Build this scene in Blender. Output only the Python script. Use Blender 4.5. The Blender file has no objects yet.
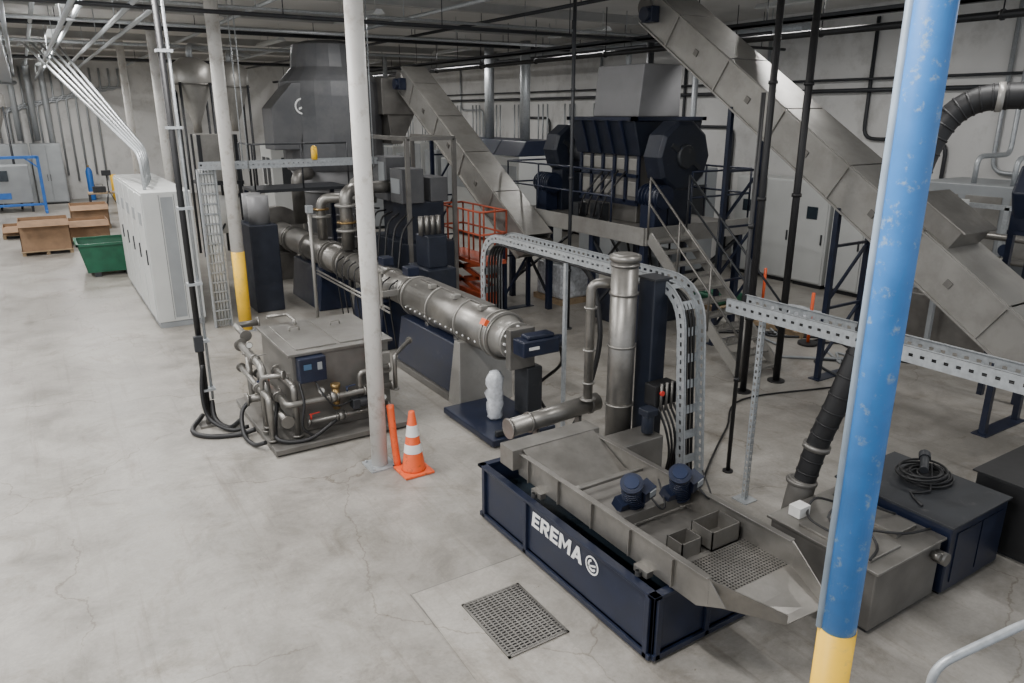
import bpy, math, random
from mathutils import Vector, Matrix, Euler
random.seed(7)
COL=bpy.context.scene.collection
V=Vector
ORG={}
# ------------------------------------------------------------------ materials
def mat(name,col,rough=.5,metal=0.,var=.12,scale=5.,bump=0,bscale=60.,dirt=None,dirt_amt=.0,dscale=3.,soft=.06):
    m=bpy.data.materials.new(name); m.use_nodes=True
    nt=m.node_tree; N=nt.nodes; L=nt.links
    b=N['Principled BSDF']; b.inputs['Metallic'].default_value=metal
    tc=N.new('ShaderNodeTexCoord')
    n=N.new('ShaderNodeTexNoise'); n.inputs['Scale'].default_value=scale; n.inputs['Detail'].default_value=6
    L.new(tc.outputs['Object'],n.inputs['Vector'])
    r=N.new('ShaderNodeValToRGB')
    r.color_ramp.elements[0].position=.3; r.color_ramp.elements[1].position=.7
    r.color_ramp.elements[0].color=[max(0,c*(1-var)) for c in col]+[1]
    r.color_ramp.elements[1].color=[min(1,c*(1+var)) for c in col]+[1]
    L.new(n.outputs['Fac'],r.inputs['Fac'])
    out=r.outputs['Color']
    if dirt:
        n2=N.new('ShaderNodeTexNoise'); n2.inputs['Scale'].default_value=dscale; n2.inputs['Detail'].default_value=9; n2.inputs['Roughness'].default_value=.7
        L.new(tc.outputs['Object'],n2.inputs['Vector'])
        r2=N.new('ShaderNodeValToRGB'); r2.color_ramp.elements[0].position=1-dirt_amt-soft; r2.color_ramp.elements[1].position=1-dirt_amt+soft
        L.new(n2.outputs['Fac'],r2.inputs['Fac'])
        mx=N.new('ShaderNodeMixRGB'); L.new(r2.outputs['Color'],mx.inputs['Fac']); L.new(out,mx.inputs['Color1']); mx.inputs['Color2'].default_value=list(dirt)+[1]
        out=mx.outputs['Color']
    L.new(out,b.inputs['Base Color'])
    mr=N.new('ShaderNodeMapRange'); mr.inputs['To Min'].default_value=max(.03,rough-.08); mr.inputs['To Max'].default_value=min(1,rough+.1)
    L.new(n.outputs['Fac'],mr.inputs['Value']); L.new(mr.outputs['Result'],b.inputs['Roughness'])
    if bump:
        nb=N.new('ShaderNodeTexNoise'); nb.inputs['Scale'].default_value=bscale; nb.inputs['Detail'].default_value=4
        L.new(tc.outputs['Object'],nb.inputs['Vector'])
        bp=N.new('ShaderNodeBump'); bp.inputs['Strength'].default_value=bump; bp.inputs['Distance'].default_value=.01
        L.new(nb.outputs['Fac'],bp.inputs['Height']); L.new(bp.outputs['Normal'],b.inputs['Normal'])
    return m
STEEL=mat('stainless_steel',(.25,.24,.223),.36,.75,.16,3,.05,40,dirt=(.19,.18,.165),dirt_amt=.42,dscale=4,soft=.15)
STEELD=mat('stainless_dull',(.18,.172,.16),.45,.65,.18,4,.05,40)
STEELL=mat('sheet_steel_light',(.32,.31,.29),.42,.55,.09,2.0,dirt=(.25,.24,.22),dirt_amt=.42,dscale=2.4,soft=.13)
GALV=mat('galvanised_steel',(.38,.40,.415),.42,.45,.15,25)
NAVY=mat('navy_paint',(.0085,.0130,.031),.34,0,.2,6,dirt=(.03,.034,.048),dirt_amt=.34,dscale=7)
NAVYD=mat('dark_navy_paint',(.010,.0135,.024),.42,0,.2,6,dirt=(.03,.033,.042),dirt_amt=.36,dscale=5)
BLACK=mat('black_rubber',(.008,.008,.009),.5,0,.3,10)
DARK=mat('dark_grey_paint',(.019,.021,.025),.5,0,.2,5,dirt=(.05,.05,.052),dirt_amt=.35,dscale=6)
CHAR=mat('compactor_grey',(.080,.082,.088),.5,.1,.12,2,dirt=(.12,.12,.122),dirt_amt=.42,dscale=1.5,soft=.15)
CHARL=mat('compactor_light_grey',(.20,.20,.205),.5,.15,.12,2)
WHITE=mat('white_paint',(.66,.645,.615),.5,0,.06,3,dirt=(.46,.42,.37),dirt_amt=.39,dscale=7,soft=.09)
WHITEC=mat('cabinet_white',(.50,.51,.50),.4,0,.05,2)
GREYC=mat('cabinet_grey',(.26,.275,.285),.45,0,.1,2)
BLUE=mat('blue_column_paint',(.05,.235,.62),.42,0,.14,5,dirt=(.32,.44,.58),dirt_amt=.37,dscale=16)
BLUEL=mat('pale_blue_conduit',(.36,.45,.55),.45,.1,.15,6)
BLUEF=mat('bright_blue_paint',(.02,.13,.45),.4)
YELL=mat('yellow_paint',(.85,.50,.02),.45,0,.1,4,dirt=(.6,.38,.08),dirt_amt=.38,dscale=12)
ORNG=mat('orange_plastic',(.78,.11,.025),.45,0,.08,6,dirt=(.42,.09,.03),dirt_amt=.40,dscale=14)
ORNL=mat('orange_lift_paint',(.38,.07,.028),.5,0,.15,6)
REFL=mat('reflective_white',(.75,.75,.74),.35)
GREEN=mat('green_paint',(.012,.09,.048),.45,0,.2,4)
CARD=mat('cardboard',(.25,.155,.09),.8,0,.18,4)
WOOD=mat('pallet_wood',(.30,.22,.135),.8,0,.2,8)
PLAST=mat('clear_wrap_plastic',(.50,.52,.55),.22,0,.3,14,.9,14)
BRASS=mat('brass',(.30,.20,.085),.35,.8)
RED=mat('red_plastic',(.5,.03,.02),.4)
PAPER=mat('paper',(.6,.6,.58),.7)
SCREEN=mat('dark_display',(.02,.03,.04),.2)
LBLUE=mat('display_blue',(.06,.12,.20),.3)
DBLUE=mat('motor_cap_blue',(.012,.020,.05),.3)
CEIL=mat('ceiling_paint',(.58,.57,.55),.8,0,.12,.6)
BEAM=mat('joist_grey',(.40,.395,.38),.7,0,.1,2)
WALL=mat('painted_wall',(.62,.615,.60),.75,0,.08,.7,dirt=(.42,.41,.39),dirt_amt=.37,dscale=1.2,soft=.12)
def concrete(name,tint=1.):
    m=bpy.data.materials.new(name);m.use_nodes=True
    nt=m.node_tree;N=nt.nodes;L=nt.links;b=N['Principled BSDF']
    g=N.new('ShaderNodeNewGeometry')
    def noise(s,d=8,ro=.6,dist=0,sc=None,rot=0):
        n=N.new('ShaderNodeTexNoise'); n.inputs['Scale'].default_value=s;n.inputs['Detail'].default_value=d;n.inputs['Roughness'].default_value=ro;n.inputs['Distortion'].default_value=dist
        if sc:
            mp=N.new('ShaderNodeMapping');mp.inputs['Scale'].default_value=sc;mp.inputs['Rotation'].default_value=(0,0,rot);L.new(g.outputs['Position'],mp.inputs['Vector']);L.new(mp.outputs['Vector'],n.inputs['Vector'])
        else: L.new(g.outputs['Position'],n.inputs['Vector'])
        return n
    def ramp(src,p0,c0,p1,c1):
        r=N.new('ShaderNodeValToRGB');r.color_ramp.elements[0].position=p0;r.color_ramp.elements[1].position=p1
        r.color_ramp.elements[0].color=list(c0)+[1];r.color_ramp.elements[1].color=list(c1)+[1];L.new(src,r.inputs['Fac']);return r
    def mul(a,c,t='MULTIPLY',f=1):
        x=N.new('ShaderNodeMixRGB');x.blend_type=t;x.inputs['Fac'].default_value=f;L.new(a,x.inputs['Color1']);L.new(c,x.inputs['Color2']);return x.outputs['Color']
    big=noise(.3,6,.6,.6); base=ramp(big.outputs['Fac'],.32,[v*tint for v in(.232,.218,.198)],.68,[v*tint for v in(.35,.335,.31)])
    mid=noise(1.5,12,.74,.4); m1=ramp(mid.outputs['Fac'],.36,(.68,.67,.65),.60,(1.06,1.055,1.05))
    c=mul(base.outputs['Color'],m1.outputs['Color'])
    fine=noise(26,6,.75); m2=ramp(fine.outputs['Fac'],.3,(.86,.86,.85),.7,(1.06,1.06,1.06)); c=mul(c,m2.outputs['Color'])
    st=noise(.75,13,.8,1.3); m3=ramp(st.outputs['Fac'],.52,(1,1,1),.70,(.60,.56,.50)); c=mul(c,m3.outputs['Color'])
    sp=noise(8,5,.82); m5=ramp(sp.outputs['Fac'],.64,(1,1,1),.70,(.58,.54,.49)); c=mul(c,m5.outputs['Color'])
    for rot,s in((.25,(3.4,.2,1)),(-1.1,(3.8,.22,1)),(.9,(5,.2,1))):
        sk=noise(1.0,8,.74,.3,s,rot); m4=ramp(sk.outputs['Fac'],.58,(1,1,1),.69,(.78,.755,.73)); c=mul(c,m4.outputs['Color'])
    wob=noise(1.3,6,.6)
    ad=N.new('ShaderNodeMixRGB');ad.blend_type='ADD';ad.inputs['Fac'].default_value=.6
    L.new(g.outputs['Position'],ad.inputs['Color1']);L.new(wob.outputs['Color'],ad.inputs['Color2'])
    vo=N.new('ShaderNodeTexVoronoi');vo.feature='DISTANCE_TO_EDGE';vo.inputs['Scale'].default_value=.32
    L.new(ad.outputs['Color'],vo.inputs['Vector'])
    cr=ramp(vo.outputs['Distance'],.0006,(0,0,0),.0020,(1,1,1))
    gate=ramp(noise(.5,2).outputs['Fac'],.42,(1,1,1),.5,(0,0,0))
    cc=mul(cr.outputs['Color'],gate.outputs['Color'],'ADD')
    cm=N.new('ShaderNodeMixRGB');L.new(cc,cm.inputs['Fac']);cm.inputs['Color1'].default_value=(.62,.58,.53,1);cm.inputs['Color2'].default_value=(1,1,1,1)
    c=mul(c,cm.outputs['Color'])
    L.new(c,b.inputs['Base Color'])
    rr=ramp(mid.outputs['Fac'],.3,(.30,.30,.30),.7,(.55,.55,.55));L.new(rr.outputs['Color'],b.inputs['Roughness'])
    bp=N.new('ShaderNodeBump');bp.inputs['Strength'].default_value=.08;L.new(fine.outputs['Fac'],bp.inputs['Height']);L.new(bp.outputs['Normal'],b.inputs['Normal'])
    return m
FLOOR=concrete('concrete_floor')
PATCH=concrete('patched_concrete',1.18)

# ------------------------------------------------------------------ mesh builder
def fillet(pts,r,k=6):
    pts=[V(p) for p in pts]; out=[pts[0]]
    for i in range(1,len(pts)-1):
        a,b,c=pts[i-1],pts[i],pts[i+1]
        da=(a-b);dc=(c-b);rr=min(r,da.length*.49,dc.length*.49)
        p=b+da.normalized()*rr;q=b+dc.normalized()*rr
        for j in range(k+1):
            t=j/k; out.append(p*(1-t)**2+b*2*t*(1-t)+q*t*t)
    out.append(pts[-1]);return out
def smooth(pts,n=6):
    pts=[V(p) for p in pts];P=[pts[0]*2-pts[1]]+pts+[pts[-1]*2-pts[-2]];out=[]
    for i in range(1,len(P)-2):
        for j in range(n):
            t=j/n;a,b,c,d=P[i-1:i+3]
            out.append(.5*((2*b)+(c-a)*t+(2*a-5*b+4*c-d)*t*t+(3*b-a-3*c+d)*t**3))
    out.append(pts[-1]);return out
def resample(pts,step):
    pts=[V(p) for p in pts];out=[pts[0].copy()];acc=0
    for i in range(len(pts)-1):
        a,b=pts[i],pts[i+1];l=(b-a).length
        if l<1e-6: continue
        d=step-acc
        while d<=l:
            out.append(a+(b-a)*(d/l));d+=step
        acc=l-(d-step)
    return out
class M:
    def __init__(s): s.v=[];s.f=[];s.s=[];s.g=[];s.n=0
    def add(s,vs,fs,sm=False):
        o=len(s.v);s.v+= [V(x) for x in vs]
        for i,f in enumerate(fs):
            s.f.append([o+k for k in f]);s.s.append(sm if not isinstance(sm,list) else sm[i]);s.g.append(s.n)
        s.n+=1
        return s
    def b(s,x0,x1,y0,y1,z0,z1):
        return s.add([(x0,y0,z0),(x1,y0,z0),(x1,y1,z0),(x0,y1,z0),(x0,y0,z1),(x1,y0,z1),(x1,y1,z1),(x0,y1,z1)],
          [(0,3,2,1),(4,5,6,7),(0,1,5,4),(1,2,6,5),(2,3,7,6),(3,0,4,7)])
    def box(s,c,size,rot=(0,0,0)):
        R=Euler([math.radians(a) for a in rot]).to_matrix();h=[x/2 for x in size];c=V(c)
        vs=[c+R@V((sx*h[0],sy*h[1],sz*h[2])) for sz in(-1,1) for sx,sy in((-1,-1),(1,-1),(1,1),(-1,1))]
        return s.add(vs,[(0,3,2,1),(4,5,6,7),(0,1,5,4),(1,2,6,5),(2,3,7,6),(3,0,4,7)])
    def beam(s,p,q,w,h,up=(0,0,1)):
        p=V(p);q=V(q);d=(q-p).normalized();up=V(up)
        if abs(d.dot(up))>.98: up=V((0,1,0))
        r=d.cross(up).normalized();u=r.cross(d)
        vs=[]
        for e in(p,q):
            for a,b_ in((-1,-1),(1,-1),(1,1),(-1,1)): vs.append(e+r*a*w/2+u*b_*h/2)
        return s.add(vs,[(0,1,2,3),(7,6,5,4),(0,4,5,1),(1,5,6,2),(2,6,7,3),(3,7,4,0)])
    def rev(s,prof,base,axis=(0,0,1),n=24,smo=True,cap=True,phase=0):
        base=V(base);ax=V(axis).normalized()
        t=V((0,0,1)) if abs(ax.z)<.9 else V((1,0,0))
        e1=ax.cross(t).normalized();e2=ax.cross(e1)
        vs=[];fs=[];sm=[]
        for r,h in prof:
            for i in range(n):
                a=2*math.pi*i/n+phase; vs.append(base+ax*h+(e1*math.cos(a)+e2*math.sin(a))*r)
        for k in range(len(prof)-1):
            for i in range(n):
                j=(i+1)%n;fs.append((k*n+i,k*n+j,(k+1)*n+j,(k+1)*n+i));sm.append(smo)
        if cap:
            fs.append(tuple(range(n-1,-1,-1)));sm.append(False)
            o=(len(prof)-1)*n;fs.append(tuple(range(o,o+n)));sm.append(False)
        return s.add(vs,fs,sm)
    def cyl(s,p,q,r,r2=None,n=20,smo=True):
        p=V(p);q=V(q);d=q-p
        return s.rev([(r,0),(r if r2 is None else r2,d.length)],p,d,n,smo)
    def ring(s,c,axis,r,w,n=24):
        c=V(c);ax=V(axis).normalized();return s.cyl(c-ax*w/2,c+ax*w/2,r,n=n)
    def tube(s,pts,r,n=8):
        pts=[V(p) for p in pts];m=len(pts);T=[]
        for i in range(m):
            T.append((pts[min(i+1,m-1)]-pts[max(i-1,0)]).normalized())
        t=V((0,0,1)) if abs(T[0].z)<.9 else V((1,0,0))
        e=T[0].cross(t).normalized();vs=[];fs=[];sm=[]
        for i in range(m):
            e=(e-T[i]*e.dot(T[i])).normalized();f=T[i].cross(e)
            for k in range(n):
                a=2*math.pi*k/n;vs.append(pts[i]+(e*math.cos(a)+f*math.sin(a))*r)
        for i in range(m-1):
            for k in range(n):
                j=(k+1)%n;fs.append((i*n+k,i*n+j,(i+1)*n+j,(i+1)*n+k));sm.append(True)
        fs.append(tuple(range(n-1,-1,-1)));sm.append(False);fs.append(tuple(range((m-1)*n,m*n)));sm.append(False)
        return s.add(vs,fs,sm)
    def prism(s,poly,ext):
        poly=[V(p) for p in poly];ext=V(ext);n=len(poly)
        vs=poly+[p+ext for p in poly]
        fs=[tuple(range(n-1,-1,-1)),tuple(range(n,2*n))]+[(i,(i+1)%n,n+(i+1)%n,n+i) for i in range(n)]
        return s.add(vs,fs)
    def sph(s,c,r,n=12,sx=1,sy=1,sz=1):
        c=V(c);vs=[];fs=[];h=n//2
        for i in range(h+1):
            a=math.pi*i/h
            for k in range(n):
                b_=2*math.pi*k/n;vs.append(c+V((r*sx*math.sin(a)*math.cos(b_),r*sy*math.sin(a)*math.sin(b_),r*sz*math.cos(a))))
        for i in range(h):
            for k in range(n):
                j=(k+1)%n;fs.append((i*n+k,i*n+j,(i+1)*n+j,(i+1)*n+k))
        return s.add(vs,fs,True)
    def slot(s,a,b,c,d,fu,fv):
        a,b,c,d=[V(x) for x in(a,b,c,d)];ce=(a+b+c+d)/4;u=(b-a)/2*fu;w=(d-a)/2*fv
        return s.add([a,b,c,d,ce-u-w,ce+u-w,ce+u+w,ce-u+w],[(i,(i+1)%4,4+(i+1)%4,4+i) for i in range(4)])
    def perf(s,o,u,v,nu,nv,f=.6,fv=None):
        o=V(o);u=V(u)/nu;v=V(v)/nv
        for i in range(nu):
            for j in range(nv):
                p=o+u*i+v*j;s.slot(p,p+u,p+u+v,p+v,f,fv or f)
        return s
    def quad(s,a,b,c,d): return s.add([a,b,c,d],[(0,1,2,3)])
    def plate(s,a,b,c,d,t):
        a,b,c,d=[V(x) for x in(a,b,c,d)];n=(b-a).cross(d-a).normalized()*t
        return s.prism([a,b,c,d],n)
SING={'legs':'leg','feet':'foot','wheels':'wheel','posts':'post','saddles':'saddle','flanges':'flange','clamp_bands':'clamp_band','springs':'spring',
 'cylinders':'cylinder','lid_handles':'lid_handle','pipe_clamps':'pipe_clamp','control_boxes':'control_box','sensor_boxes':'sensor_box','terminal_boxes':'terminal_box',
 'tanks':'tank','sensor_heads':'sensor_head','rungs':'rung','hangers':'hanger','clamps':'clamp','conduit_stubs':'conduit_stub','cables':'cable',
 'windows':'window_panel','fork_pockets':'fork_pocket','steel_panels':'steel_panel','braces':'brace','bolts':'bolt','flange_bolts':'bolt','ribs':'rib','water_lines':'water_line','bridges':'motor_bridge'}
def mk(m,name,mats,parent=None,bevel=0,label=None,base=None,solid=0):
    if name in SING and parent and 1<m.n<=100:
        last=None
        for g in range(m.n):
            q=M();idx=[i for i in range(len(m.f)) if m.g[i]==g]
            used=sorted({v for i in idx for v in m.f[i]});mp={v:k for k,v in enumerate(used)}
            q.v=[m.v[v] for v in used];q.f=[[mp[v] for v in m.f[i]] for i in idx];q.s=[m.s[i] for i in idx];q.g=[0]*len(idx);q.n=1
            last=mk(q,SING[name],mats,parent,bevel,label,base,solid)
        return last
    org=ORG[parent.name] if parent else V(base or (0,0,0))
    me=bpy.data.meshes.new(name)
    me.from_pydata([tuple(v-org) for v in m.v],[],m.f)
    me.materials.append(mats)
    for i,p in enumerate(me.polygons): p.use_smooth=m.s[i]
    me.update()
    o=bpy.data.objects.new(name,me);COL.objects.link(o)
    if parent: o.parent=parent
    else: o.location=org
    ORG[o.name]=org
    if bevel:
        bv=o.modifiers.new('bevel','BEVEL');bv.width=bevel;bv.segments=2;bv.limit_method='ANGLE';bv.angle_limit=.7
    if solid:
        sd=o.modifiers.new('solid','SOLIDIFY');sd.thickness=solid
    if label:o['label']=label
    return o
def thing(name,label,cat,base,group=None):
    e=bpy.data.objects.new(name,None);e.location=base;e.empty_display_size=.1;COL.objects.link(e)
    e['label']=label;e['category']=cat;ORG[e.name]=V(base)
    if group:e['group']=group
    return e
def solo(m,name,mats,label,cat,base,bevel=0,group=None,solid=0):
    o=mk(m,name,mats,None,bevel,label,base,solid);o['category']=cat
    if group:o['group']=group
    return o
def struct(m,name,mt,bevel=0):
    o=mk(m,name,mt,None,bevel);o['kind']='structure';return o

# ------------------------------------------------------------------ room
struct(M().b(-9,17,-4,44,-.2,0),'floor',FLOOR)
struct(M().b(-9,17.2,44,44.2,0,6.6),'wall_far',WALL)
struct(M().b(17,17.2,-4,44,0,6.6),'wall_right',WALL)
struct(M().b(-9.2,-9,18,44.2,0,6.6),'wall_left',WALL)
struct(M().b(-9.2,17.2,-4,44.2,6.6,6.8),'ceiling',CEIL)
k=1
for y in range(16,44,4):
    m=M();m.b(-9,17,y-.07,y+.07,6.57,6.6);m.b(-9,17,y-.012,y+.012,6.42,6.57);m.b(-9,17,y-.07,y+.07,6.39,6.42)
    struct(m,'trim_%d'%k,BEAM);k+=1
struct(M().prism([(2.32,5.35,.0),(3.5,5.35,0),(3.5,1.5,0),(2.2,1.5,0)][::-1],(0,0,.004)),'trim_%d'%k,PATCH);k+=1
m=M().b(2.32,3.5,5.35,5.362,0,.003);m.b(2.30,2.31,1.5,5.36,0,.003);struct(m,'trim_%d'%k,STEELD);k+=1

for x,e in((-3.5,470),(1.,300),(6.5,115),(12.5,145)):  # added strip fixtures that house the fill lights, stronger toward the left
    for y in(3,9.5,16.5,23.5,31,38.5):
        t=thing('added_ceiling_light','added long white strip fixture giving fill light under the ceiling','light',(x,y,6.2),'added ceiling fill fixtures')
        m=M();m.prism([(x-.13,y-1.2,6.13),(x+.13,y-1.2,6.13),(x+.05,y-1.2,6.22),(x-.05,y-1.2,6.22)],(0,2.4,0))
        m.cyl((x,y-1,6.2),(x,y-1,6.59),.008,n=6);m.cyl((x,y+1,6.2),(x,y+1,6.59),.008,n=6)
        mk(m,'housing',WHITEC,t)
        l=bpy.data.lights.new('lamp','AREA');l.shape='RECTANGLE';l.size=.25;l.size_y=2.3;l.energy=e*(1 if y<20 else .9);l.color=(1,.985,.965)
        o=bpy.data.objects.new('lamp',l);o.location=(0,0,-.08);o.parent=t;COL.objects.link(o)
# ------------------------------------------------------------------ columns
def rcol(x,y,r,top,mt,label,yel=None,base=True):
    t=thing('support_column',label,'column',(x,y,0))
    def seg(z0,z1,n,mt,e=0): mk(M().cyl((x,y,z0),(x,y,z1),r+e,n=32),n,mt,t)
    if yel: seg(.0,yel,'guard_paint_sleeve',YELL,.004); seg(yel,top,'shaft',mt)
    else: seg(0.01,top,'shaft',mt)
    if base:
        m=M().b(x-.17,x+.17,y-.17,y+.17,0,.02)
        for a in(-1,1):
            for b_ in(-1,1): m.cyl((x+a*.13,y+b_*.13,.02),(x+a*.13,y+b_*.13,.045),.015,n=6)
        mk(m,'base_plate',GALV,t)
    return t
TOP=6.59
rcol(3.09,7.94,.10,TOP,WHITE,'round white-painted steel column beside the traffic cone')
rcol(3.16,15.0,.12,TOP,WHITE,'off-white steel column with yellow lower guard',1.6)
t=rcol(3.12,1.8,.088,TOP,BLUE,'bright blue scuffed steel column with yellow lower part',1.68)
mk(M().cyl((3.05,1.855,1.68),(3.05,1.855,6.58),.02,n=14),'conduit',BLUEL,t)
rcol(3.12,22.1,.12,TOP,WHITE,'off-white steel column among hoppers',1.6)
rcol(3.12,29.2,.12,TOP,WHITE,'off-white steel column near far wall',1.6)
for (x,y) in((13.2,7.4),(13.2,14.5)):
    rcol(x,y,.09,TOP,DARK,'dark painted steel column by the wall')

# ------------------------------------------------------------------ floor drain
t=thing('floor_drain','rectangular galvanised steel floor grate','drain',(2.92,4.57,0))
m=M()
for a in((2.62,2.64,4.17,4.97),(3.2,3.22,4.17,4.97),(2.62,3.22,4.17,4.19),(2.62,3.22,4.95,4.97)): m.b(*a,.0,.016)
mk(m,'frame',STEELD,t)
m=M()
for i in range(1,24):
    y=4.17+.8*i/24;m.b(2.64,3.2,y-.008,y+.008,.007,.015)
for i in range(1,12):
    x=2.62+.6*i/12;m.b(x-.007,x+.007,4.19,4.95,.007,.0145)
mk(m,'grate_bars',STEELD,t)
mk(M().b(2.64,3.2,4.19,4.95,.0,.007),'pit',BLACK,t)

# ------------------------------------------------------------------ cone + delineator
x,y=3.38,7.57
t=thing('traffic_cone','orange traffic cone with white reflective collars by white column','cone',(x,y,0))
mk(M().b(x-.19,x+.19,y-.19,y+.19,0,.035),'base',ORNG,t,.01)
mk(M().rev([(.15,.035),(.14,.06),(.036,.78),(.03,.79)],(x,y,0),n=28),'cone_body',ORNG,t)
def r_(z): return .14-(z-.06)*(.104/.72)
for z0,z1 in((.48,.62),(.27,.38)):
    mk(M().rev([(r_(z0)+.004,z0),(r_(z1)+.004,z1)],(x,y,0),n=28,cap=False),'reflective_collar',REFL,t)
t=thing('delineator_post','orange plastic delineator leaning on white column','safety post',(3.26,7.78,0))
mk(M().tube(smooth([(3.26,7.78,0.02),(3.245,7.81,.3),(3.235,7.84,.6),(3.23,7.86,.8)],4),.045,10),'post',ORNG,t)
mk(M().cyl((3.26,7.78,0),(3.26,7.78,.03),.06),'base',BLACK,t)

# ------------------------------------------------------------------ water unit with pipework
t=thing('melt_water_unit','stainless box unit with pipework, valves and blue control box','machine',(3.1,9.9,0))
m=M().b(2.05,3.95,8.8,10.95,.03,.1);mk(m,'drip_tray',STEELD,t,.005)
m=M()
for x in(2.3,3.85):
    for y in(9,10.7): m.b(x-.05,x+.05,y-.05,y+.05,0,.03)
mk(m,'feet',STEELD,t)
m=M().b(2.45,3.8,9.2,10.7,.1,1.18);mk(m,'body',STEELD,t,.012)
m=M().b(2.4,3.85,9.15,10.75,1.18,1.22);m.b(2.55,3.1,9.3,10.6,1.22,1.235);m.b(3.15,3.7,9.3,10.6,1.22,1.235)
mk(m,'lid',STEEL,t,.005)
m=M()
for x in(2.8,3.4): m.tube(fillet([(x-.07,10.2,1.235),(x-.07,10.2,1.29),(x+.07,10.2,1.29),(x+.07,10.2,1.235)],.03,3),.01)
mk(m,'lid_handles',STEEL,t)
mk(M().b(2.5,2.86,9.04,9.2,.84,1.17),'control_box',NAVY,t,.012)
mk(M().b(2.56,2.66,9.03,9.04,1.02,1.09),'display',LBLUE,t)
mk(M().b(2.74,2.80,9.03,9.04,1.0,1.1),'switch_plate',GREYC,t)
def pipe(pts,r,name='pipe',mt=STEEL,par=None,fl=True,rad=.08):
    m=M();P=fillet(pts,rad);m.tube(P,r,12)
    if fl:
        for a,b_ in((P[0],P[1]),(P[-1],P[-2])): 
            d=(b_-a).normalized();m.ring(a+d*.015,d,r*1.7,.025,16)
    return mk(m,name,mt,par or t)
pipe([(2.3,10.6,.35),(2.3,9.05,.35)],.05)
pipe([(2.3,10.5,.6),(2.3,9.0,.6),(3.0,9.0,.6),(3.75,9.0,.6)],.04)
pipe([(2.42,9.08,.12),(2.42,9.08,.8),(2.42,9.9,.8)],.045)
pipe([(2.55,9.04,.3),(3.7,9.04,.3)],.035)
pipe([(3.3,9.05,.3),(3.3,9.05,.85),(3.75,9.05,.85)],.035)
pipe([(2.15,10.7,1.0),(2.15,9.6,1.0),(2.15,9.4,.75),(2.15,9.4,.2)],.055)
pipe([(2.15,10.3,1.0),(2.15,10.3,.3),(2.45,10.3,.3)],.045)
pipe([(1.98,9.9,.45),(2.45,9.9,.45)],.055)
pipe([(2.1,9.1,.12),(2.1,9.1,.7),(2.1,10.0,.7),(2.1,10.6,.7)],.04)
pipe([(2.6,10.9,1.3),(2.9,10.9,1.3),(2.9,10.5,1.3),(2.9,10.5,1.22)],.025,fl=False)
pipe([(2.25,10.75,1.1),(2.25,11.4,1.1),(2.6,11.4,1.1)],.05)
pipe([(3.82,9.05,.5),(3.82,9.05,1.0),(4.3,9.6,1.0)],.03)
pipe([(2.1,9.4,.14),(2.1,9.4,.9),(2.35,9.2,.95)],.035)
m=M().cyl((2.95,9.02,.42),(2.95,9.02,.72),.05);m.cyl((2.95,9.02,.72),(2.95,9.02,.77),.065);mk(m,'strainer',BRASS,t)
for i,(x,y,z) in enumerate(((2.3,9.9,.68),(2.15,9.75,1.07),(3.1,9.0,.68),(3.5,9.05,.93),(2.42,9.35,.88),(2.6,9.04,.38),(2.1,9.6,.77))):
    m=M();m.cyl((x,y,z-.08),(x,y,z+.02),.014,n=8);m.beam((x-.02,y,z+.02),(x+.12,y,z+.03),.025,.008);mk(m,'valve_handle',(ORNG,STEEL,DBLUE,ORNG,STEEL,RED,DBLUE)[i],t)
for (x,y,z) in((2.3,10.2,.6),(2.3,9.4,.6),(2.9,9.0,.6),(3.4,9.0,.6),(3.0,9.04,.3),(2.15,9.9,1.0),(2.1,9.6,.7),(2.3,9.7,.35),(3.5,9.04,.3)):
    ax=(0,1,0) if x<2.35 else (1,0,0)
    m=M();m.ring((x,y,z),ax,.075,.07,16);m.ring(V((x,y,z))+V(ax)*.06,ax,.065,.015,16);m.ring(V((x,y,z))-V(ax)*.06,ax,.065,.015,16);mk(m,'valve_body',STEEL,t)
for (x,y,z) in((2.75,9.0,.68),(3.6,8.98,.42),(2.15,10.15,1.1)):
    m=M();m.cyl((x,y,z-.08),(x,y,z),.01,n=8);m.cyl((x,y-.02,z+.04),(x,y+.015,z+.04),.045);mk(m,'gauge',STEEL,t)
    mk(M().cyl((x,y-.022,z+.04),(x,y-.02,z+.04),.038),'gauge_face',PAPER,t)
m=M();m.cyl((3.25,9.0,.45),(3.45,9.0,.45),.07);m.box((3.2,9.0,.45),(.1,.14,.14));mk(m,'pump_motor',DARK,t,.01)
mk(M().b(3.55,3.78,9.1,9.2,.75,1.05),'junction_box',STEELL,t,.01)
mk(M().tube(smooth([(2.5,9.1,.85),(2.5,8.95,.6),(2.45,8.92,.3),(2.6,8.9,.13)],5),.018,6),'cable',BLACK,t)
mk(M().tube(smooth([(2.7,9.1,.85),(2.75,8.93,.7),(2.9,8.92,.5),(3.2,9.0,.5)],5),.014,6),'cable',BLACK,t)
mk(M().tube(smooth([(2.3,9.5,.5),(2.2,9.3,.3),(2.15,9.0,.16),(2.5,8.88,.13),(2.9,8.92,.3)],5),.028,8),'flexible_hose',BLACK,t)
mk(M().tube(smooth([(2.05,9.9,.45),(1.9,9.85,.3),(1.85,9.6,.08),(1.9,9.3,.04),(2.0,9.1,.12)],5),.03,8),'flexible_hose',BLACK,t)

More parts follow.
